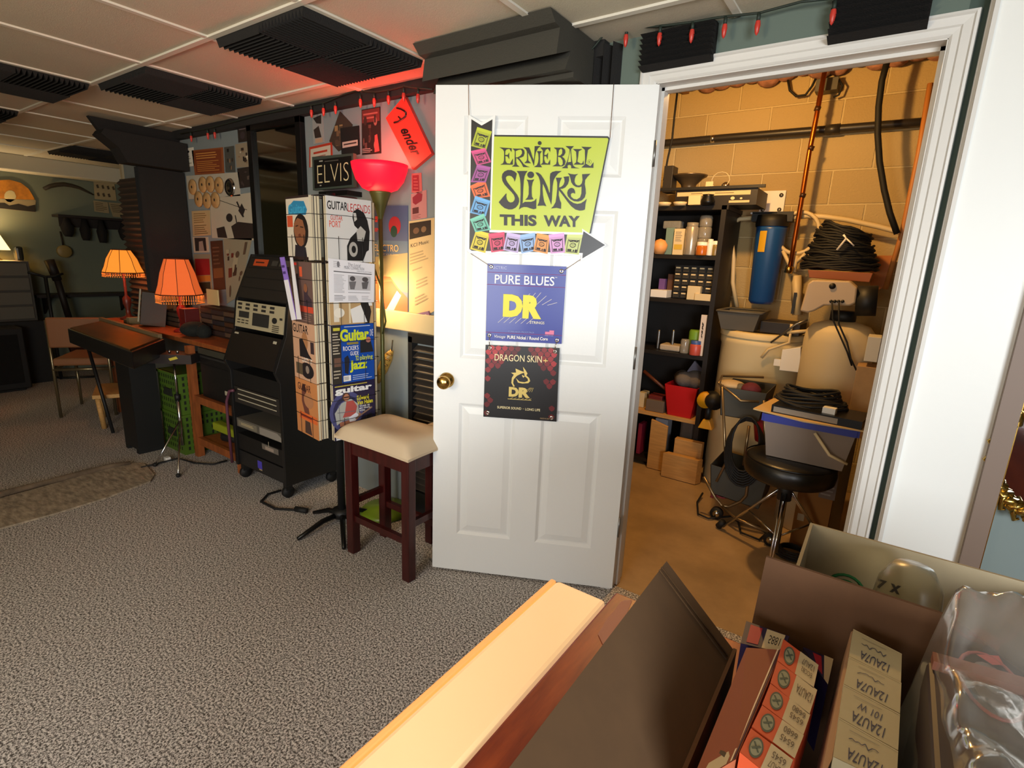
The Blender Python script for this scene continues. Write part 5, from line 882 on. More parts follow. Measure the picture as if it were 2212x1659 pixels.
# fifth shelf
z = .402; RB = mat('#c4161c', .45)
p = [fy(x, y, 3.56) for x, y in ((1436, 843), (1507, 850), (1501, 899), (1442, 890))]; mb = MB()
xa, xb = p[0].x, p[1].x; zt = .62
for (a, b) in (((xa, 3.56, zt), (xb, 3.56, zt)),):
    q = [(xa, 3.545, zt), (xb, 3.545, zt), (xb-.03, 3.575, z), (xa+.03, 3.575, z)]; q2 = [(xa, 3.85, zt), (xb, 3.85, zt), (xb-.03, 3.82, z), (xa+.03, 3.82, z)]
    mb.prism(q, (0, .004, 0), RB).prism(q2, (0, -.004, 0), RB).prism([q[0], q2[0], q2[3], q[3]], (.004, 0, 0), RB).prism([q[1], q2[1], q2[2], q[2]], (-.004, 0, 0), RB).prism([q[3], q[2], q2[2], q2[3]], (0, 0, .004), RB)
mb.build('storage_bin', None, 'bright red plastic bin on the pine shelf', 'bin')
mb = MB(); gb = mat('#6a6058', .9, bump=.8, scale=18)
for x, y, r in ((.1, 3.66, .07), (.17, 3.7, .09), (.06, 3.74, .06)): mb.ball((xa+x, y, zt+.03), r, gb, 9, (1, 1, .8))
mb.prism([(xa+.06, 3.66, zt), (xa+.24, 3.66, zt), (xa+.2, 3.68, zt+.12), (xa+.14, 3.7, zt+.16)], (0, .02, 0), mat('#6f6a78', .8)); mb.build('crumpled_rags', None, 'heap of grey rags spilling from the red bin', 'rags', kind='stuff')
MB().tube([fy(1391, 802, 3.62), fy(1440, 843, 3.6)], [.014, .01], mat('#5a2c1c', .4), 8).build('hammer', None, 'brown wooden tool handle leaning into the red bin', 'tool')
ub('grey_tray', 1395, 865, 1434, 886, 3.57, .15, '#6f6052', 'small grey-brown tray with red insert left of the red bin', 'tray', z=z); ub('red_insert', 1400, 855, 1430, 870, 3.6, .1, '#6a1c18', 'dark red box on the grey-brown tray', 'box', bev=.004)
ub('cream_box', 1378, 848, 1391, 882, 3.62, .1, CRM, 'narrow cream box at the door jamb on the pine shelf', 'box', z=z)
# bottom
z = .052
ub('clear_bag', 1468, 906, 1500, 948, 3.6, .1, mat('#5a5048', .4, bump=.6, scale=20), 'grey plastic bag under the pine shelf', 'bag', z=z, bev=.02); ub('white_carton', 1415, 905, 1442, 930, 3.62, .1, '#9a9aa0', 'pale grey carton under the pine shelf', 'carton', z=z); ub('magenta_box', 1378, 915, 1386, 950, 3.6, .1, '#8a1c3a', 'narrow crimson box at the jamb under the pine shelf', 'box', z=z)
BRD = PINE
a = fy(1397, 1003, 3.515); b = fy(1432, 1014, 3.515); MB().prism([(a.x, a.y, 0), (b.x, b.y, 0), (b.x, b.y, .33), (a.x, a.y, .36)], (.0, .02, 0), BRD).build('plywood_board', None, 'tall narrow plywood board standing before the shelving unit', 'board', bev=.002)
a = fy(1429, 1010, 3.43); b = fy(1503, 1031, 3.43); MB().prism([(a.x, a.y, 0), (b.x, b.y, 0), (b.x, b.y, .17), (a.x, a.y, .17)], (.02, .05, 0), BRD).build('plywood_block', None, 'lower of two plywood blocks at the shelving unit foot', 'block', bev=.002)
MB().prism([(a.x+.05, 3.49, .0), (b.x, 3.49, 0), (b.x, 3.49, .27), (a.x+.05, 3.49, .27)], (.0, .05, 0), BRD).build('plywood_block', None, 'upper plywood block standing behind the lower one', 'block', bev=.002)
# brine tank and tray
TK = mat('#dcc898', .55); bt = V((-.615, 3.71, 0))
t = thing('brine_tank', bt, 'wide cream round salt tank beside the shelving unit', 'tank'); part(MB().lathe([(.001, 0), (.25, 0), (.255, .02), (.245, .94), (.252, .96), (.252, 1.0), (.001, 1.0)], bt, TK, 40), 'body', t); part(MB().lathe([(.258, 1.0), (.26, 1.03), (.24, 1.04), (.23, 1.025), (.001, 1.025)], bt, TK, 40), 'lid', t)
part(MB().box((bt.x+.12, bt.y-.25, .86), (bt.x+.16, bt.y-.21, .90), WHT), 'fitting', t)
mb = MB(); q = [(-.83, 3.5, 1.042), (-.64, 3.5, 1.042), (-.64, 3.75, 1.042), (-.83, 3.75, 1.042)]; qt = [(-.86, 3.47, 1.155), (-.61, 3.47, 1.155), (-.61, 3.78, 1.155), (-.86, 3.78, 1.155)]; GT = mat('#5a564c', .6)
for i in range(4): mb.poly([q[i], q[(i+1) % 4], qt[(i+1) % 4], qt[i]], GT)
mb.poly(q, GT).tube(qt, .008, GT, 6, True); mb.build('plastic_tub', None, 'grey plastic tub standing on the cream salt tank', 'tub')
MB().prism([(-.61, 3.52, 1.042), (-.39, 3.5, 1.042), (-.38, 3.7, 1.042), (-.59, 3.75, 1.042)], (0, 0, .07), mat('#1c1410', .5)).build('black_case', None, 'flat black case on the salt tank right of the grey tub', 'case', bev=.004)
# water filter
t = thing('water_filter', fy(1655, 560, 3.9), 'blue water filter canister with black head on the block wall', 'water filter')
a = fy(1672, 468, 3.86); b = fy(1638, 655, 3.86); cx_ = (a.x+b.x)/2; R = .09; C0 = V((cx_+.005, 3.86, 0)); bot = fy(1632, 655, 3.86).z; top = fy(1660, 490, 3.86).z
part(MB().lathe([(.001, bot), (R*.7, bot), (R*.86, bot+.02), (R, top-.02), (R*1.02, top), (.001, top)], C0, mat('#1f4f8f', .35), 30), 'canister', t, 'blue canister')
part(MB().lathe([(R*1.08, top), (R*1.1, top+.03), (R*1.05, top+.07), (.001, top+.07)], C0, BLK, 30).box((C0.x-.12, 3.82, top+.03), (C0.x+.12, 3.9, top+.09), BLK), 'head', t)
lb = MB(); 
for k in range(6): 
    a0, a1 = -2.16+.085*k, -2.075+.085*k; lb.poly([C0+V((R*1.003*math.cos(a0), R*1.003*math.sin(a0), top-.16)), C0+V((R*1.003*math.cos(a1), R*1.003*math.sin(a1), top-.16)), C0+V((R*1.003*math.cos(a1), R*1.003*math.sin(a1), top-.03)), C0+V((R*1.003*math.cos(a0), R*1.003*math.sin(a0), top-.03))], '#d8a818')
part(lb, 'label', t, 'yellow label')
pa = fy(1668, 436, 3.985); part(MB().box((pa.x-.075, 3.985, pa.z-.08), (pa.x+.075, 3.998, pa.z+.07), WHT).box((pa.x-.09, 3.82, pa.z-.09), (pa.x+.07, 3.998, pa.z-.08), WHT), 'bracket', t, 'white bracket plate', bev=.003)
for dx_, dz in ((-.05, .04), (.05, .04), (-.05, -.05), (.05, -.05)): part(MB().cyl((pa.x+dx_, 3.98, pa.z+dz), (pa.x+dx_, 3.986, pa.z+dz), .013, STEEL, 10), 'screw', t)
PV = mat('#d8c294', .45)
MB().tube([(C0.x-.12, 3.86, top+.055), (C0.x-.2, 3.86, top+.05), (C0.x-.235, 3.86, top+.03), (C0.x-.245, 3.86, top-.05), fy(1585, 560, 3.86), fy(1583, 610, 3.87), fy(1592, 664, 3.87)], .014, PV, 10).build('pvc_pipe', None, 'white bent pipe running down left of the blue filter', 'pipe')
MB().tube([(C0.x+.12, 3.86, top+.055), fy(1745, 466, 3.86), fy(1780, 468, 3.86), fy(1830, 475, 3.87), fy(1900, 490, 3.87), fy(1945, 502, 3.87), fy(2000, 515, 3.87)], .015, PV, 10).build('pvc_pipe', None, 'white pipe running right from the blue filter along the wall', 'pipe')
c = fy(1724, 503, 3.84); mb = MB(); mb.tube([c+V((.115*math.cos(k*.26), 0, .125*math.sin(k*.26))) for k in range(24)], .012, PV, 8, True); e_ = fy(1716, 570, 3.84)
mb.tube([c+V((-.07, 0, -.11)), c+V((-.02, 0, -.2)), e_], .012, PV, 6).tube([c+V((.07, 0, -.11)), c+V((0, 0, -.2)), e_], .012, PV, 6).tube([e_+V((0, 0, .05)), e_-V((0, 0, .05))], .018, PV, 8); mb.build('filter_wrench', None, 'white ring-shaped filter wrench hanging on the wall', 'wrench')
MB().tube([V((fy(1716, 620, 3.84).x, 3.84, fy(1716, 595, 3.84).z)), fy(1722, 680, 3.84)], .03, PV, 4).box((fy(1714, 640, 3.8).x, 3.8, fy(1714, 678, 3.8).z), (fy(1720, 640, 3.8).x, 3.815, fy(1716, 632, 3.8).z), BLK).build('slotted_bracket', None, 'pale slotted bracket below the copper pipe end', 'bracket')
CU = mat('#a8581c', .3, .9)
cpm = MB().tube([fy(1782, 150, 3.80), fy(1762, 260, 3.80), fy(1748, 330, 3.8), fy(1730, 440, 3.8), fy(1716, 520, 3.8), fy(1707, 575, 3.8)], .014, CU, 10).tube([fy(1707, 575, 3.8), fy(1702, 590, 3.8)], .024, BRASS, 10); mb = cpm
for x, y in ((1766, 235), (1752, 320), (1734, 422)): p = fy(x, y, 3.8); mb.tube([p+V((.003, 0, .012)), p-V((.003, 0, .012))], .017, mat('#3a2010', .4), 10)
mb.build('copper_pipe', None, 'long copper pipe leaning down before the block wall', 'pipe')
BP = mat('#2c2824', .4)
mb = MB().tube([fy(1380, 318, 3.94), fy(1437, 309, 3.94), fy(1560, 298, 3.94), fy(1760, 282, 3.94), fy(1900, 271, 3.94), fy(2100, 255, 3.94)], .024, BP, 12).tube([fy(1783, 281, 3.94), fy(1815, 278, 3.94)], .03, BP, 12).tube([fy(1536, 300, 3.94), fy(1544, 299, 3.94)], .0255, CHR, 12); mb.build('drain_pipe', None, 'long black drain pipe fixed across the block wall', 'pipe')
def hose(px, Y, r, label, nm='hose', m=RUB, cat='hose'): return MB().tube([fy(x, y, Y) for x, y in px], r, m, 8).build(nm, None, label, cat)
hose(((1917, 130), (1905, 175), (1898, 230), (1896, 290), (1900, 350), (1910, 410), (1922, 460), (1938, 505)), 3.75, .016, 'thick black hose hanging down at the right of the utility doorway')
hose(((1463, 200), (1457, 250), (1452, 300), (1442, 345), (1434, 390)), 3.7, .007, 'thin black cable hanging at the left of the utility doorway', 'cable', cat='cable')
hose(((1702, 172), (1706, 195), (1720, 208), (1740, 205), (1755, 185), (1762, 170)), 3.93, .007, 'short black cable loop under the joists', 'cable', cat='cable')
ub('junction_box', 1762, 168, 1810, 195, 3.9, .08, mat('#4a463e', .5), 'grey metal junction box at the top of the block wall', 'box')
hose(((1812, 172), (1820, 185), (1812, 205), (1800, 210)), 3.92, .006, 'short dark wire from the junction box', 'wire', cat='wire')
# mineral tank with valve head, pallet and cable coil
mt_ = V((fy(1800, 800, 3.3).x, 3.3, 0)); R = .165
t = thing('softener_tank', mt_, 'tall cream water softener tank with a grey valve head', 'tank')
part(MB().lathe([(.001, 0), (R, 0), (R, 1.06), (R*.96, 1.11), (R*.8, 1.145), (R*.4, 1.168), (.001, 1.17)], mt_, mat('#cbb890', .55), 36), 'cylinder', t)
vq = [fy(x, y, 3.14) for x, y in ((1728, 672), (1745, 612), (1755, 605), (1835, 607), (1852, 622), (1848, 655), (1835, 661), (1780, 660), (1758, 672), (1745, 676))]
part(MB().prism(vq, (0, .16, 0), mat('#b39d80', .5)), 'valve_head', t, 'beige valve head', bev=.008)
for x, y, r in ((1798, 618, .015), (1795, 651, .008), (1803, 651, .008), (1811, 651, .008), (1820, 651, .008)): part(MB().cyl(fy(x, y, 3.139), fy(x, y, 3.134), r, BLK, 12), 'port', t)
part(MB().cyl(fy(1850, 650, 3.22), fy(1895, 650, 3.22), .075, BLK, 18), 'valve_body', t); part(MB().cyl((mt_.x, 3.3, 1.165), (mt_.x, 3.3, 1.22), .06, BLK, 16), 'collar', t)
for pts, l in ((((1797, 652), (1799, 690), (1810, 715), (1830, 760), (1840, 790)), 'left'), (((1812, 652), (1812, 700), (1830, 740), (1838, 775), (1850, 800)), 'right')): hose(pts, 3.09, .004, l+' thin cable hanging from the beige valve head', 'cable', cat='cable')
pl = MB().prism([fy(x, y, 3.45) for x, y in ((1745, 583), (1886, 590), (1878, 610), (1748, 600))], (0, .3, 0), mat('#8a4a1c', .6)); pl.build('wooden_tray', None, 'orange-brown wooden tray carrying the black cable coils', 'tray', bev=.003)
zc = fy(1815, 585, 3.6).z; mb = MB(); random.seed(9); cc_ = V((fy(1815, 560, 3.6).x, 3.6, 0)); CT = thing('cable_coil', (cc_.x, 3.6, zc), 'big heap of coiled black cables with white ties on the wooden tray', 'cable')
for k in range(22):
    zz_ = zc+.012+k*.0105; rx = .19-.0035*k; ox = random.uniform(-.015, .015); tl_ = .04*(k/22)
    mb.tube([cc_+V((ox+rx*math.cos(a*.35), .12*math.sin(a*.35), zz_-tl_*math.cos(a*.35)+.006*math.sin(a*1.7+k))) for a in range(18)], .0075, RUB, 6, True)
part(mb, 'coils', CT); part(MB().tube([fy(1808, 540, 3.45), fy(1828, 515, 3.44), fy(1822, 507, 3.44)], .006, WHT, 6).tube([fy(1828, 515, 3.44), fy(1845, 531, 3.44)], .004, WHT, 6), 'tie', CT, 'white tie')
# right side: boards and boxes
MB().prism([fy(x, y, 3.9) for x, y in ((1880, 552), (1930, 552), (1908, 620), (1880, 640))], (0, .05, 0), mat('#b8702c', .6)).build('orange_board', None, 'orange wooden board behind the cable heap', 'board')
MB().tube([fy(2010, 180, 3.8), fy(1985, 330, 3.8), fy(1950, 500, 3.8), fy(1912, 625, 3.8)], .014, mat('#b8783c', .5), 6).build('wooden_pole', None, 'thin leaning wooden pole at the right jamb', 'pole')
def rb(name, x0, y0, x1, y1, Y, dep, m, l, cat, z=None, **k): return ub(name, x0, y0, x1, y1, Y, dep, m, l, cat, z, **k)
mb = MB().box((.13, 3.0, .0), (.5, 3.5, .62), mat('#141210', .5)); t = mb.build('black_cabinet', None, 'black cabinet edge standing behind the right door jamb', 'cabinet')
rb('cardboard_box', 1845, 792, 1890, 860, 3.05, .15, CARD, 'brown carton on the black cabinet at the right jamb', 'box', z=.622); rb('white_carton', 1870, 728, 1900, 782, 3.05, .15, '#c8c0b0', 'white carton on top of the brown carton at the right jamb', 'box')
rb('kraft_box', 1722, 1000, 1800, 1150, 2.96, .15, mat('#8a5a1c', .7), 'tall orange-brown cardboard box behind the drum throne', 'box', z=0, prints=[('r', .1, .6, .3, .68, '#a89878')])
rb('grey_carton', 1775, 985, 1812, 1080, 2.94, .015, '#6a5a50', 'grey printed carton leaning on the orange-brown box', 'box', prints=[('x', .1, .5, .9, .95, 5, '#8a8078')])
# ---- cart with baskets ----
TBm = mat('#8a7658', .3, .8); NET = mat('#3c3a32', .7)
cp = [fz(1548, 1108, 0), fz(1680, 1170, 0)]; w0 = fz(1560, 1140, .04)
t = thing('wire_cart', (-.5, 3.05, 0), 'beige metal-tube cart with two mesh baskets and casters', 'cart')
def Q(x, y, Y=3.02): return fy(x, y, Y)
part(MB().tube([Q(1553, 828), Q(1600, 866), Q(1640, 868)], .007, TBm, 8).tube([Q(1553, 828, 3.02), Q(1560, 812, 3.3), Q(1650, 815, 3.3)], .007, TBm, 8), 'top_rim', t)
def basket(q, dep, h, nm):
    mb = MB(); a, b = q; mb.prism([a, b, b-V((.02, 0, h)), a-V((-.02, 0, h))], (0, .003, 0), NET); mb.prism([a+V((0, dep, 0)), b+V((0, dep, 0)), b+V((-.02, dep, -h)), a+V((.02, dep, -h))], (0, .003, 0), NET)
    mb.prism([a, a+V((0, dep, 0)), a+V((.02, dep, -h)), a+V((.02, 0, -h))], (.003, 0, 0), NET); mb.prism([b, b+V((0, dep, 0)), b+V((-.02, dep, -h)), b+V((-.02, 0, -h))], (.003, 0, 0), NET); mb.prism([a+V((.02, 0, -h)), b+V((-.02, 0, -h)), b+V((-.02, dep, -h)), a+V((.02, dep, -h))], (0, 0, .003), NET)
    part(mb, nm, t)
basket((Q(1556, 835), Q(1655, 850)), .3, .16, 'mesh_basket'); basket((Q(1535, 1003), Q(1655, 1040)), .3, .17, 'mesh_basket')
for pts in (((1560, 835), (1568, 1000), (1548, 1040)), ((1618, 920), (1606, 1005)), ((1650, 865), (1655, 1010))): part(MB().tube([Q(*p) for p in pts], .008, TBm, 8), 'upright', t)
part(MB().tube([Q(1520, 1030), Q(1545, 1075), Q(1560, 1093), Q(1575, 1094), Q(1600, 1083), Q(1612, 1070), Q(1616, 1040), Q(1622, 1000)], .009, TBm, 8), 'side_frame', t)
part(MB().tube([Q(1560, 1093), Q(1590, 1120, 2.95), Q(1660, 1150, 2.9)], .009, TBm, 8), 'base_rail', t)
for (x, y) in ((1548, 1108), (1665, 1165)): p = fz(x, y, .035); part(MB().cyl(p-V((0, .015, 0)), p+V((0, .015, 0)), .035, RUB, 16).cyl(p-V((0, .017, 0)), p-V((0, .014, 0)), .02, CHR, 10), 'caster', t)
mb = MB(); c = Q(1608, 980, 2.98)
for k in range(7): mb.tube([c+V((.10*math.cos(a*.35)*(1-.05*k), -.012*k/3, .19*math.sin(a*.35)*(1-.03*k)+.01*k)) for a in range(18)], .006, RUB, 6, True)
mb.build('cable_coil', None, 'black cable coil hanging on the front of the wire cart', 'cable')
mb = MB(); random.seed(12); RD = mat('#5a1420', .8, bump=.6, scale=40); ctr = Q(1622, 845, 3.1)
mb.ball(ctr, .055, RD, 12, (1, 1, .9)); mb.build('red_cord_ball', None, 'dark red ball of cord in the upper cart basket', 'cord')
mb = MB(); mb.ball(Q(1580, 832, 3.15), .06, mat('#b8a078', .7), 12, (1.3, 1, .5)).ball(Q(1600, 845, 3.12), .045, mat('#5a5446', .8), 10); mb.build('work_gloves', None, 'pale and grey work gloves in the upper cart basket', 'gloves')
mb = MB(); c = Q(1560, 1052, 3.05)
for k in range(6): mb.tube([c+V((.05*math.cos(a*.5+k), .02*math.sin(a*.5), .035*math.sin(a*.5)*(1+.1*k)-.004*k)) for a in range(12)], .006, mat('#7a1c24', .6), 6, True)
mb.build('red_extension_cord', None, 'coil of dark red extension cord in the lower cart basket', 'cord')
MB().tube([fz(1518, 1065, .03), fz(1506, 1085, .008), fz(1508, 1110, .008), fz(1530, 1120, .008), fz(1580, 1115, .008), fz(1595, 1128, .008), fz(1600, 1150, .008), fz(1640, 1166, .008), fz(1655, 1152, .008), fz(1640, 1138, .008), fz(1600, 1126, .008)], .006, RUB, 6).build('power_cord', None, 'black cord curling over the concrete floor below the wire cart', 'cord')
mb = MB()
for k in range(4): mb.tube([fz(1710, 1197, .008)+V(((.08-.008*k)*math.cos(a*.42), (.07-.006*k)*math.sin(a*.42), .010*k)) for a in range(15)], .006, RUB, 6, True)
mb.build('cable_coil', None, 'small flat black cable coil on the concrete floor by the cartons', 'cable')
# yellow work light on the tank
t = thing('work_light', fy(1540, 922, 3.4), 'yellow and black cordless work light in front of the salt tank', 'work light'); YE = mat('#d89a14', .45)
lc = fy(1539, 867, 3.38); part(MB().cyl(lc+V((.02, -.02, 0)), lc+V((-.02, .06, 0)), .05, BLK, 18, .055), 'head', t); part(MB().cyl(lc+V((-.045, .0, -.004)), lc+V((-.055, .05, -.004)), .05, YE, 18), 'housing', t)
part(MB().cyl(lc+V((-.025, .03, -.04)), fy(1528, 905, 3.41), .018, BLK, 10), 'grip', t); fb = fy(1528, 905, 3.41); part(MB().prism([fb+V(p) for p in ((-.02, -.03, 0), (.02, -.03, 0), (.045, -.035, -.06), (-.045, -.035, -.06))], (0, .07, 0), YE), 'battery', t, bev=.004)
# ---- drum throne, bin, equipment ----
th = fz(1690, 1180); thc = V((-.17, 2.72, 0)); sc_ = fy(1703, 1020, 2.72); thc = V((sc_.x, 2.72, 0)); zt = .555
t = thing('drum_throne', thc, 'round black drum throne with chrome tripod in the utility doorway', 'stool')
part(MB().lathe([(.001, zt-.10), (.18, zt-.10), (.195, zt-.085), (.2, zt-.05), (.195, zt-.015), (.175, zt), (.001, zt+.002)], thc, mat('#15130f', .35, bump=.05, scale=60), 44), 'seat', t)
part(MB().lathe([(.196, zt-.012), (.199, zt-.008), (.196, zt-.004)], thc, BLKM, 44), 'piping', t)
part(MB().cyl(thc+UZ*.06, thc+UZ*(zt-.1), .016, CHR, 14), 'post', t); part(MB().cyl(thc+UZ*.34, thc+UZ*.44, .032, BLK, 14), 'collar', t)
for (x, y) in ((1560, 1137), (1657, 1250), (1850, 1185)):
    f_ = fz(x, y, .02); d = (f_-thc); d.z = 0; L_ = min(d.length, .34); d.normalize(); f_ = thc+d*L_+UZ*.02; s_ = V((-d.y, d.x, 0))*.009
    part(MB().tube([thc+s_+d*.03+UZ*.38, f_+s_*.4], .0055, CHR, 8).tube([thc-s_+d*.03+UZ*.38, f_-s_*.4], .0055, CHR, 8).tube([thc+UZ*.14, thc+d*(L_*.55)+UZ*.19], .005, CHR, 8), 'leg', t)
    part(MB().cyl(f_+d*.0+UZ*.03, f_+d*.03-UZ*.012, .018, RUB, 10), 'rubber_foot', t)
bz = zt+.004; A = MB(); TR_ = mat('#8f8074', .35, spec=.6, alpha=.82)
bc = V((fy(1748, 935, 2.74).x, 2.76, bz)); b0_ = [(-.155, -.10), (.155, -.10), (.155, .10), (-.155, .10)]; b1_ = [(-.185, -.125), (.185, -.125), (.185, .125), (-.185, .125)]; hb = .20
t = thing('storage_bin', bc, 'translucent plastic storage bin with a blue rim resting on the drum throne', 'bin'); mb = MB()
for i in range(4): j = (i+1) % 4; mb.poly([bc+V((*b0_[i], 0)), bc+V((*b0_[j], 0)), bc+V((*b1_[j], hb)), bc+V((*b1_[i], hb))], TR_)
mb.poly([bc+V((*p, 0)) for p in b0_], TR_); part(mb, 'body', t); mb = MB()
o = [(x*1.05, y*1.05) for x, y in b1_]
for i in range(4): j = (i+1) % 4; mb.prism([bc+V((*b1_[i], hb-.03)), bc+V((*b1_[j], hb-.03)), bc+V((*b1_[j], hb+.005)), bc+V((*b1_[i], hb+.005))], V((o[i][0]-b1_[i][0]+o[j][0]-b1_[j][0], o[i][1]-b1_[i][1]+o[j][1]-b1_[j][1], 0))*.5, mat('#1c2c8a', .4))
part(mb, 'rim', t, 'dark blue rim'); part(MB().tube([bc+V((.03, -.14, .16)), bc+V((.10, -.16, .08)), bc+V((.17, -.14, .05))], .007, CRM, 6), 'handle', t)
mb = MB().box((bc.x-.13, 2.68, bz+.003), (bc.x+.13, 2.84, bz+.13), mat('#6a6460', .7)); mb.build('stored_boxes', None, 'grey-brown contents seen through the translucent bin', 'box')
zz0 = bz+hb+.007; MB().prism([bc+V((*p, hb+.007)) for p in ((-.24, -.1), (-.02, -.17), (.24, -.15), (.22, .12), (-.2, .2))], (0, 0, .006), mat('#c9a870', .8)).build('cardboard_sheet', None, 'loose cardboard sheet lying over the translucent bin', 'cardboard')
zz1 = zz0+.007; Rg = Matrix.Translation((bc.x+.02, bc.y-.02, zz1)) @ Matrix.Rotation(-.12, 4, 'Z')
mb = MB().box((-.17, -.11, 0), (.19, .09, .035), BLKM, Rg).box((-.16, -.112, .004), (.1, -.11, .028), mat('#8a8274', .4), Rg).box((.03, -.08, .035), (.08, -.04, .06), WHT, Rg); mb.build('rack_unit', None, 'flat black rack unit with grey faceplate on the cardboard sheet', 'equipment')
mb = MB(); cc_ = V((bc.x-.02, bc.y+.02, zz1+.04))
for k in range(8): mb.tube([cc_+V(((.15-.006*k)*math.cos(a*.4), (.09-.004*k)*math.sin(a*.4), .009*k+.01*math.sin(a*.9+k))) for a in range(16)], .0065, RUB, 6, True)
mb.build('cable_coil', None, 'black cable coil on top of the flat rack unit', 'cable')
MB().tube([fy(1650, 862, 3.2), fy(1652, 905, 3.18), fy(1650, 950, 3.2)], [.05, .06, .05], mat('#a8181c', .5), 10).build('red_bag', None, 'red plastic bag hanging left of the translucent bin', 'bag')
# tangle of white pipes and power block behind the cart
t = thing('wall_transformer', fy(1722, 770, 3.45), 'white boxy transformer with pipes between the two cream tanks', 'transformer'); part(MB().prism([fy(x, y, 3.45) for x, y in ((1690, 755), (1730, 750), (1728, 805), (1683, 800))], (0, .1, 0), WHT), 'housing', t, bev=.003)
part(MB().tube([fy(1710, 700, 3.45), fy(1705, 740, 3.45), fy(1660, 755, 3.45), fy(1645, 773, 3.45)], .008, PV, 8).tube([fy(1665, 740, 3.44), fy(1720, 700, 3.44), fy(1745, 690, 3.44)], .006, STEEL, 8).tube([fy(1700, 718, 3.45), fy(1743, 715, 3.45)], .01, PV, 8), 'piping', t)
# ---------------- foreground counter ----------------
CZ = .80; K = (H-CZ)/(H-.9)
WD = mat('#7a2a14', .35, noise=.35, scale=9, stretch=(4, .6, 4), col2='#a84a20')
t = thing('counter', (.15, .2, 0), 'red-brown wooden counter in the foreground under the cartons', 'counter')
part(MB().box((-.335, -.6, CZ-.04), (.75, .868, CZ), WD), 'top', t, bev=.004)
part(MB().box((-.30, -.55, 0), (-.27, .83, CZ-.04), WD), 'side_panel', t); part(MB().box((.70, -.55, 0), (.73, .83, CZ-.04), WD), 'side_panel', t); part(MB().box((-.27, .79, 0), (.70, .82, CZ-.04), WD), 'front_panel', t)
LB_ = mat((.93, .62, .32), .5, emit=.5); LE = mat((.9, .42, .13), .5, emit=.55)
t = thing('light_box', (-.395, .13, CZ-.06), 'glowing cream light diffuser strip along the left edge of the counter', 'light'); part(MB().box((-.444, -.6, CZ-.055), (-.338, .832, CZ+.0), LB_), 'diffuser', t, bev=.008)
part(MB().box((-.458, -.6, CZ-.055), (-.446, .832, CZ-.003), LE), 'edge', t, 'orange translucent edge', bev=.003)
t0 = fz(1300, 1385, CZ+.001); mb = MB(); mb.poly([fz(x, y, CZ+.0012) for x, y in ((1340, 1300), (1366, 1296), (1352, 1330), (1322, 1372), (1302, 1392), (1292, 1370), (1300, 1355), (1312, 1335), (1328, 1318))], mat('#b0786a', .6)); 
mb.prism([fz(x, y, CZ+.0005) for x, y in ((1345, 1298), (1362, 1296), (1330, 1345), (1305, 1380), (1300, 1360))], (0, 0, .0006), mat('#b8857a', .7)); mb.build('torn_tape', None, 'torn strip of pale tape stuck on the red-brown counter', 'tape')
# near carton
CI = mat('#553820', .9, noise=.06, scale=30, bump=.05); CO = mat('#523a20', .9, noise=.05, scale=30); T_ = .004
x0, x1, y0, y1, zt = -.083, .30, .18, .612, .985
t = thing('cardboard_carton', ((x0+x1)/2, (y0+y1)/2, CZ), 'open brown carton full of small tube boxes, its side flap folded left', 'carton'); B0 = CZ+.001
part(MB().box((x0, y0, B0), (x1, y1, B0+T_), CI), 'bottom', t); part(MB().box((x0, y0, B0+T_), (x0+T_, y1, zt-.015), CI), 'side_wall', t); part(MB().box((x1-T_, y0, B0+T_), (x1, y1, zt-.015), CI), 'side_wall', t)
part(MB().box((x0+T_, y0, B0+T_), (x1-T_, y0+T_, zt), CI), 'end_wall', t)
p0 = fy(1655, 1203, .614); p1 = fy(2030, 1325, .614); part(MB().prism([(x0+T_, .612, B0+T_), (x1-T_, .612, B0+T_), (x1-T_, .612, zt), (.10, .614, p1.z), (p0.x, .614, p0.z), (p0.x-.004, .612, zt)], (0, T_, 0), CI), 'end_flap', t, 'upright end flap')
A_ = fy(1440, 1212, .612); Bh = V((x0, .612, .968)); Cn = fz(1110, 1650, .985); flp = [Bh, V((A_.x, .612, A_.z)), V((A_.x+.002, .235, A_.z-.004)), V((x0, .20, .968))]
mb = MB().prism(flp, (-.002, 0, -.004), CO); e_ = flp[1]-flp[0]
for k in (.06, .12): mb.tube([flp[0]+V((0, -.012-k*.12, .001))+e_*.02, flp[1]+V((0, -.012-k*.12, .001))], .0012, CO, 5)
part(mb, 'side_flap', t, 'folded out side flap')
# second carton behind, white inside
CW = mat('#a09276', .85, noise=.04, scale=20)
t = thing('cardboard_carton', (.09, .76, CZ), 'open carton with pale inside and a green stamp, behind the carton of tubes', 'carton'); X0, X1, Y0, Y1, ZT = -.04, .235, .665, .855, 1.05
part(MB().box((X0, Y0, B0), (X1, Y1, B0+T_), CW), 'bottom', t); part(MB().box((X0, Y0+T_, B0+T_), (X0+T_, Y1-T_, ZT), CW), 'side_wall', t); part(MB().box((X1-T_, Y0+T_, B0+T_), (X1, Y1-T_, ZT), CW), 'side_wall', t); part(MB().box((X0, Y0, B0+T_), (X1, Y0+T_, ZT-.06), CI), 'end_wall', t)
mb = MB().box((X0, Y1-T_, B0+T_), (X1, Y1, ZT), CW); yy = Y1-T_-.0008; GN = mat('#1f6a3a', .8)
def wpx(x, y): return fy(x, y, yy)
c = wpx(1828, 1262); mb.tube([V((c.x+.022*math.cos(k*.3), yy, c.z+.022*math.sin(k*.3)-.008)) for k in range(21)], .0022, GN, 4, True).tube([V((c.x+.012*math.cos(k*.3), yy, c.z+.012*math.sin(k*.3)-.008)) for k in range(21)], .003, GN, 4, True)
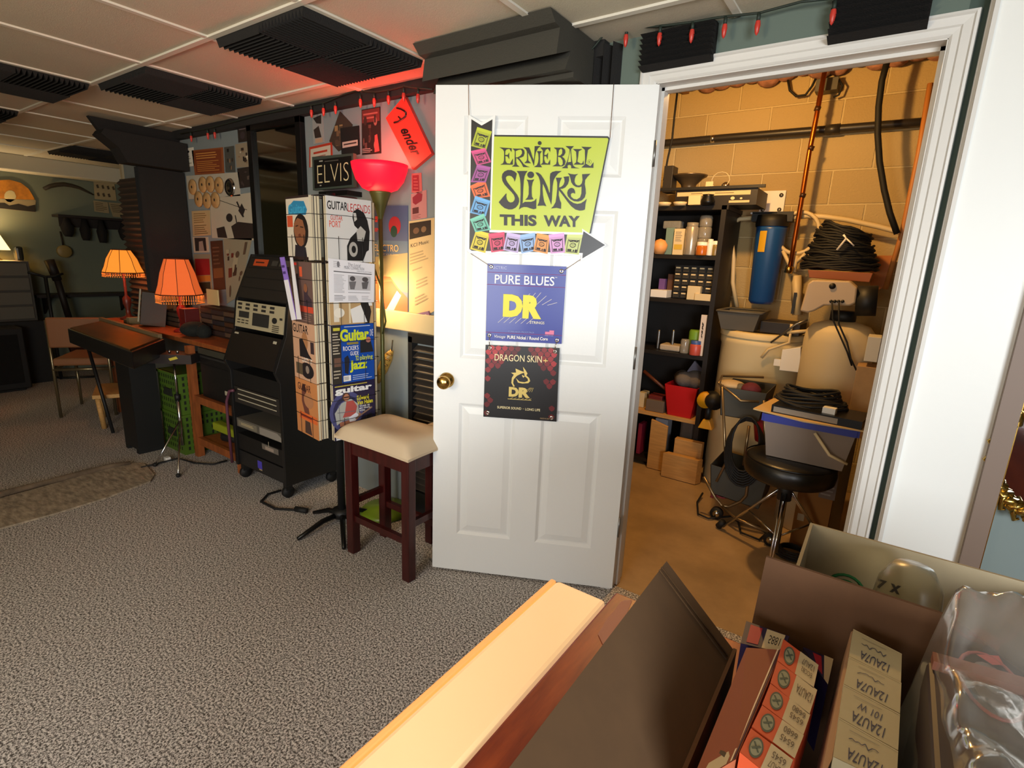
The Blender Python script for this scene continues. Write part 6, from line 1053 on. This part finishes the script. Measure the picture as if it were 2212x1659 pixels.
for s_, a, b, y_ in (('7', 1897, 1912, 1262), ('x', 1925, 1943, 1272)):
    vs_, fs = textmesh(s_, .03); p = wpx(a, y_-12); q = wpx(b, y_+13); mb.add([V((p.x+(q.x-p.x)*x, yy, p.z+(q.z-p.z)*y)) for x, y in vs_], fs, INK)
p = wpx(1930, 1292); q = wpx(2005, 1318); mb.poly([(p.x, yy, p.z), (q.x, yy, p.z-.012), (q.x, yy, q.z-.012), (p.x, yy, q.z)], GN); part(mb, 'end_wall', t, 'end wall with a green stamp')
bmsh = MB(); vs_ = []; random.seed(8); c = fy(1960, 1290, .79); bmsh.lathe([(.001, .045), (.022, .042), (.034, .02), (.038, -.02), (.036, -.10)], c, glassy((.93, .9, .8), .35, .15), 14); bmsh.build('plastic_pouch', None, 'clear plastic pouch inside the pale carton', 'pouch')
# tube boxes; a local frame for each row
OR = mat('#c8502a', .55); CRB = mat('#c2b08c', .6); OLV = mat('#4a5244', .6); NV = mat('#221a3c', .45); RDP2 = mat('#a01c30', .5); BIS = mat('#b8ab88', .65)
ZT2 = 1.045
def tbox(corners, z, hgt, m, prints, label, nm='tube_box', group=None, th=0):
    q = [fz(x, y, z) for x, y in corners]; mb = MB(); mb.prism(q, (0, 0, -hgt), m)
    # carton edges slightly rounded with a top lid sheet
    def P(u, v, l=0): return (q[0]*(1-u)+q[1]*u)*(1-v)+(q[3]*(1-u)+q[2]*u)*v+UZ*(l+.0004)
    mb.poly([P(0, 0), P(1, 0), P(1, 1), P(0, 1)], m); printing(mb, lambda u, v, l=0: P(u, v, l), prints, .0004)
    return mb.build(nm, None, label, 'tube box', group)
GE = [('r', .5, 0, 1, 1, CRB), ('e', .26, .5, .15, .38, OLV), ('e', .26, .5, .12, .3, '#8a8a70'), ('l', [(.18, .35), (.34, .62)], .05, OLV), ('l', [(.18, .62), (.34, .38)], .05, OLV)]
def rtx(s_, a, b, c, d): return ('t', s_, c, d, a, b, '#5a4a38')  # upside-down printing
ge = [(((1692, 1381), (1768, 1438), (1757, 1488), (1679, 1427)), [rtx('12AU7', .60, .2, .92, .45), rtx('ECC82', .62, .55, .9, .75)], 'farthest orange and cream tube box in the left row'),
 (((1679, 1429), (1765, 1492), (1748, 1545), (1664, 1475)), [rtx('12AU7A', .58, .3, .95, .65)], 'second orange tube box from the far end'),
 (((1662, 1478), (1764, 1497), (1752, 1548), (1648, 1522)), [rtx('6680', .62, .15, .92, .4), rtx('6545', .62, .5, .92, .75)], 'middle orange tube box with an olive oval'),
 (((1646, 1524), (1736, 1590), (1716, 1640), (1624, 1570)), [rtx('6680', .60, .15, .9, .4), rtx('6545', .60, .52, .9, .77)], 'fourth orange tube box from the far end'),
 (((1622, 1574), (1713, 1643), (1690, 1700), (1598, 1625)), [rtx('6545', .60, .2, .9, .45), rtx('12AU7', .60, .55, .9, .8)], 'nearest orange tube box of the left row')]
ge[2] = (((1664, 1477), (1750, 1545), (1735, 1589), (1646, 1522)), ge[2][1], ge[2][2])
for q, pr_, l in ge: tbox(q, ZT2, .06, OR, GE+pr_, l, group='orange tube boxes in the carton')
# long side box left of them, brown open carton with orange face
mb = MB(); q = [fz(1612, 1400, 1.03), fz(1690, 1405, 1.035), fz(1590, 1640, 1.035), fz(1490, 1700, 1.02)]
mb.prism(q, (0, 0, -.09), mat('#9a5230', .7)); n_ = UZ*.0006
def P(u, v, l=0): return (q[0]*(1-u)+q[1]*u)*(1-v)+(q[3]*(1-u)+q[2]*u)*v+UZ*(l+.0006)
mb.poly([P(0, 0), P(1, 0), P(1, 1), P(0, 1)], mat('#8a4a30', .7)); printing(mb, P, [('p', [(.35, .35), (.8, .2), (.75, 1), (.3, 1)], OR), ('p', [(.45, .6), (.78, .45), (.78, 1), (.2, 1)], CRB), ('l', [(.5, .4), (.6, .5), (.5, .6)], .03, '#3a2418'), ('l', [(.4, .72), (.6, .78), (.45, .86), (.65, .92)], .03, '#4a3a24'), ('r', .86, 0, .9, 1, '#e0d0b0'), ('r', .93, 0, .96, 1, '#3a2a3c')], .0004); mb.build('tube_box', None, 'large worn orange tube box lying along the left carton wall', 'tube box')
tbox(((1612, 1342), (1705, 1375), (1690, 1412), (1600, 1390)), 1.03, .08, NV, [('r', .12, .1, .4, .9, RDP2), ('r', .5, .05, .92, 1, CRB), ('t', '5881', .60, .72, .86, .3, INK)], 'dark blue and red tube box with a pale 5881 panel at the far left corner')
tbox(((1735, 1398), (1800, 1425), (1788, 1480), (1760, 1440)), 1.02, .08, NV, [('r', .3, .1, .6, .9, RDP2), ('r', .7, 0, 1, 1, CRB)], 'dark blue and red tube box half hidden behind the orange row')
hw = lambda r: [('l', [(.12+.1*k+r.uniform(-.02, .02), .25+.25*j+r.uniform(-.05, .05)) for k in range(8) for _ in (0,)], .02, '#4a4a60') for j in range(0)]
wtx = [('12AU7A', ''), ('12AU7A', ''), ('12AU7A', '101 W'), ('12AU7A', ''), ('12AU7A', '')]
scr = lambda r: ('l', [(.7-.055*k, .38+r.uniform(-.07, .07)) for k in range(10)], .018, '#4a4a5c')
wcs = [((1843, 1360), (1948, 1414), (1946, 1475), (1834, 1418)), ((1834, 1420), (1947, 1477), (1944, 1542), (1822, 1478)), ((1822, 1480), (1944, 1545), (1940, 1622), (1812, 1550)), ((1812, 1552), (1940, 1625), (1936, 1700), (1800, 1635)), ((1800, 1638), (1936, 1705), (1932, 1790), (1786, 1725))]
lab = ['farthest white handwritten tube box in the right row', 'second white handwritten tube box from the far end', 'third white handwritten tube box from the far end', 'fourth white handwritten tube box, cut by the photo bottom', 'nearest white handwritten tube box below the photo edge']
for q, (a, b), l in list(zip(wcs, wtx, lab))[:4]:
    tbox(q, 1.06, .075, BIS, [('r', 0, 0, 1, .02, '#d8cba8'), ('t', a, .78, .92, .22, .62, '#3c3c52', 0, .3), (('t', b, .72, .5, .28, .28, '#4a4a5c', 0, .3) if b else scr(random)), ('l', [(.2, .18), (.7, .16)], .015, '#8a8474')], l, group='white tube boxes in the carton')
q = [fz(x, y, 1.055) for x, y in ((1832, 1372), (1842, 1362), (1798, 1640), (1765, 1690))]
MB().prism([fz(1838, 1365, 1.052), fz(1842, 1363, 1.052), fz(1797, 1640, 1.052), fz(1768, 1700, 1.052)], (-.004, 0, -.08), mat('#b08a6a', .7)).build('cardboard_divider', None, 'pinkish cardboard tray wall beside the white tube boxes', 'divider')
# bagged item
BG = film(.07)
t = thing('bagged_box', (.19, .45, B0+T_), 'dark box with a round red logo wrapped in a crumpled clear plastic bag', 'bagged box')
zb = 1.095; bxm = mat('#342824', .5)
ca, cb_, cc_, cd_ = (.078, .53), (.27, .56), (.29, .33), (.074, .28)
part(MB().prism([(x, y, B0+T_+.001) for x, y in (ca, cb_, cc_, cd_)], (0, 0, zb-B0-T_-.001), bxm), 'box', t, 'grey-brown box', bev=.004)
lc = fz(2140, 1480, zb); part(MB().tube([(lc.x+.020*math.cos(k*.3), lc.y+.042*math.sin(k*.3), zb+.0012) for k in range(21)], .0016, mat('#8a2a20', .5), 5, True).poly([(lc.x+.013*math.cos(k*.35), lc.y+.030*math.sin(k*.35), zb+.0008) for k in range(18)], mat('#6a5a50', .5)), 'logo', t, 'dark red round logo')
part(MB().poly([(lc.x-.006, lc.y+.036, zb+.002), (lc.x+.010, lc.y+.046, zb+.002), (lc.x+.012, lc.y+.034, zb+.002), (lc.x+.004, lc.y+.028, zb+.002)], '#a02a1c'), 'logo_mark', t)
part(MB().prism([(.080, .515, zb+.001), (.26, .54, zb+.001), (.26, .558, zb+.001), (.080, .529, zb+.001)], (0, 0, .008), mat('#7a4834', .6)), 'paper_band', t, 'orange-brown band')
import mathutils.noise as mn
n = 60; vs_ = []; fs = []
for j in range(n+1):
    for i in range(n+1):
        u = i/n; v = j/n; e = min(1, 9*min(u, 1-u))*min(1, 8*min(v, 1-v)); e = e*e*(3-2*e)
        x = .064+u*.235; y = .265+v*.33+.01*u
        p = V((x*16, y*16, 3)); w = mn.noise(p)*.012+abs(mn.noise(p*2.1))*.016+abs(mn.noise(p*4.3))*.006
        rg = .075*math.exp(-((v-.86)/.09)**2)*(.5+.9*u)
        z = .99+e*(zb-.99+.012+w+rg); vs_.append((x+.006*mn.noise(p*1.3), y+.006*mn.noise(p*1.3+V((5, 5, 5))), z))
for j in range(n):
    for i in range(n): a = j*(n+1)+i; fs.append((a, a+1, a+n+2, a+n+1))
per = [i for i in range(n+1)]+[(j+1)*(n+1)-1 for j in range(1, n+1)]+[n*(n+1)+i for i in range(n-1, -1, -1)]+[j*(n+1) for j in range(n-1, 0, -1)]
k0 = len(vs_); vs_ += [(vs_[i][0]*.97+.006, vs_[i][1]*.97+.013, .82) for i in per]
for i in range(len(per)): fs.append((per[i], per[(i+1) % len(per)], k0+(i+1) % len(per), k0+i))
mb = MB(); mb.add(vs_, fs, BG, True); part(mb, 'plastic_bag', t, 'clear crumpled plastic bag')
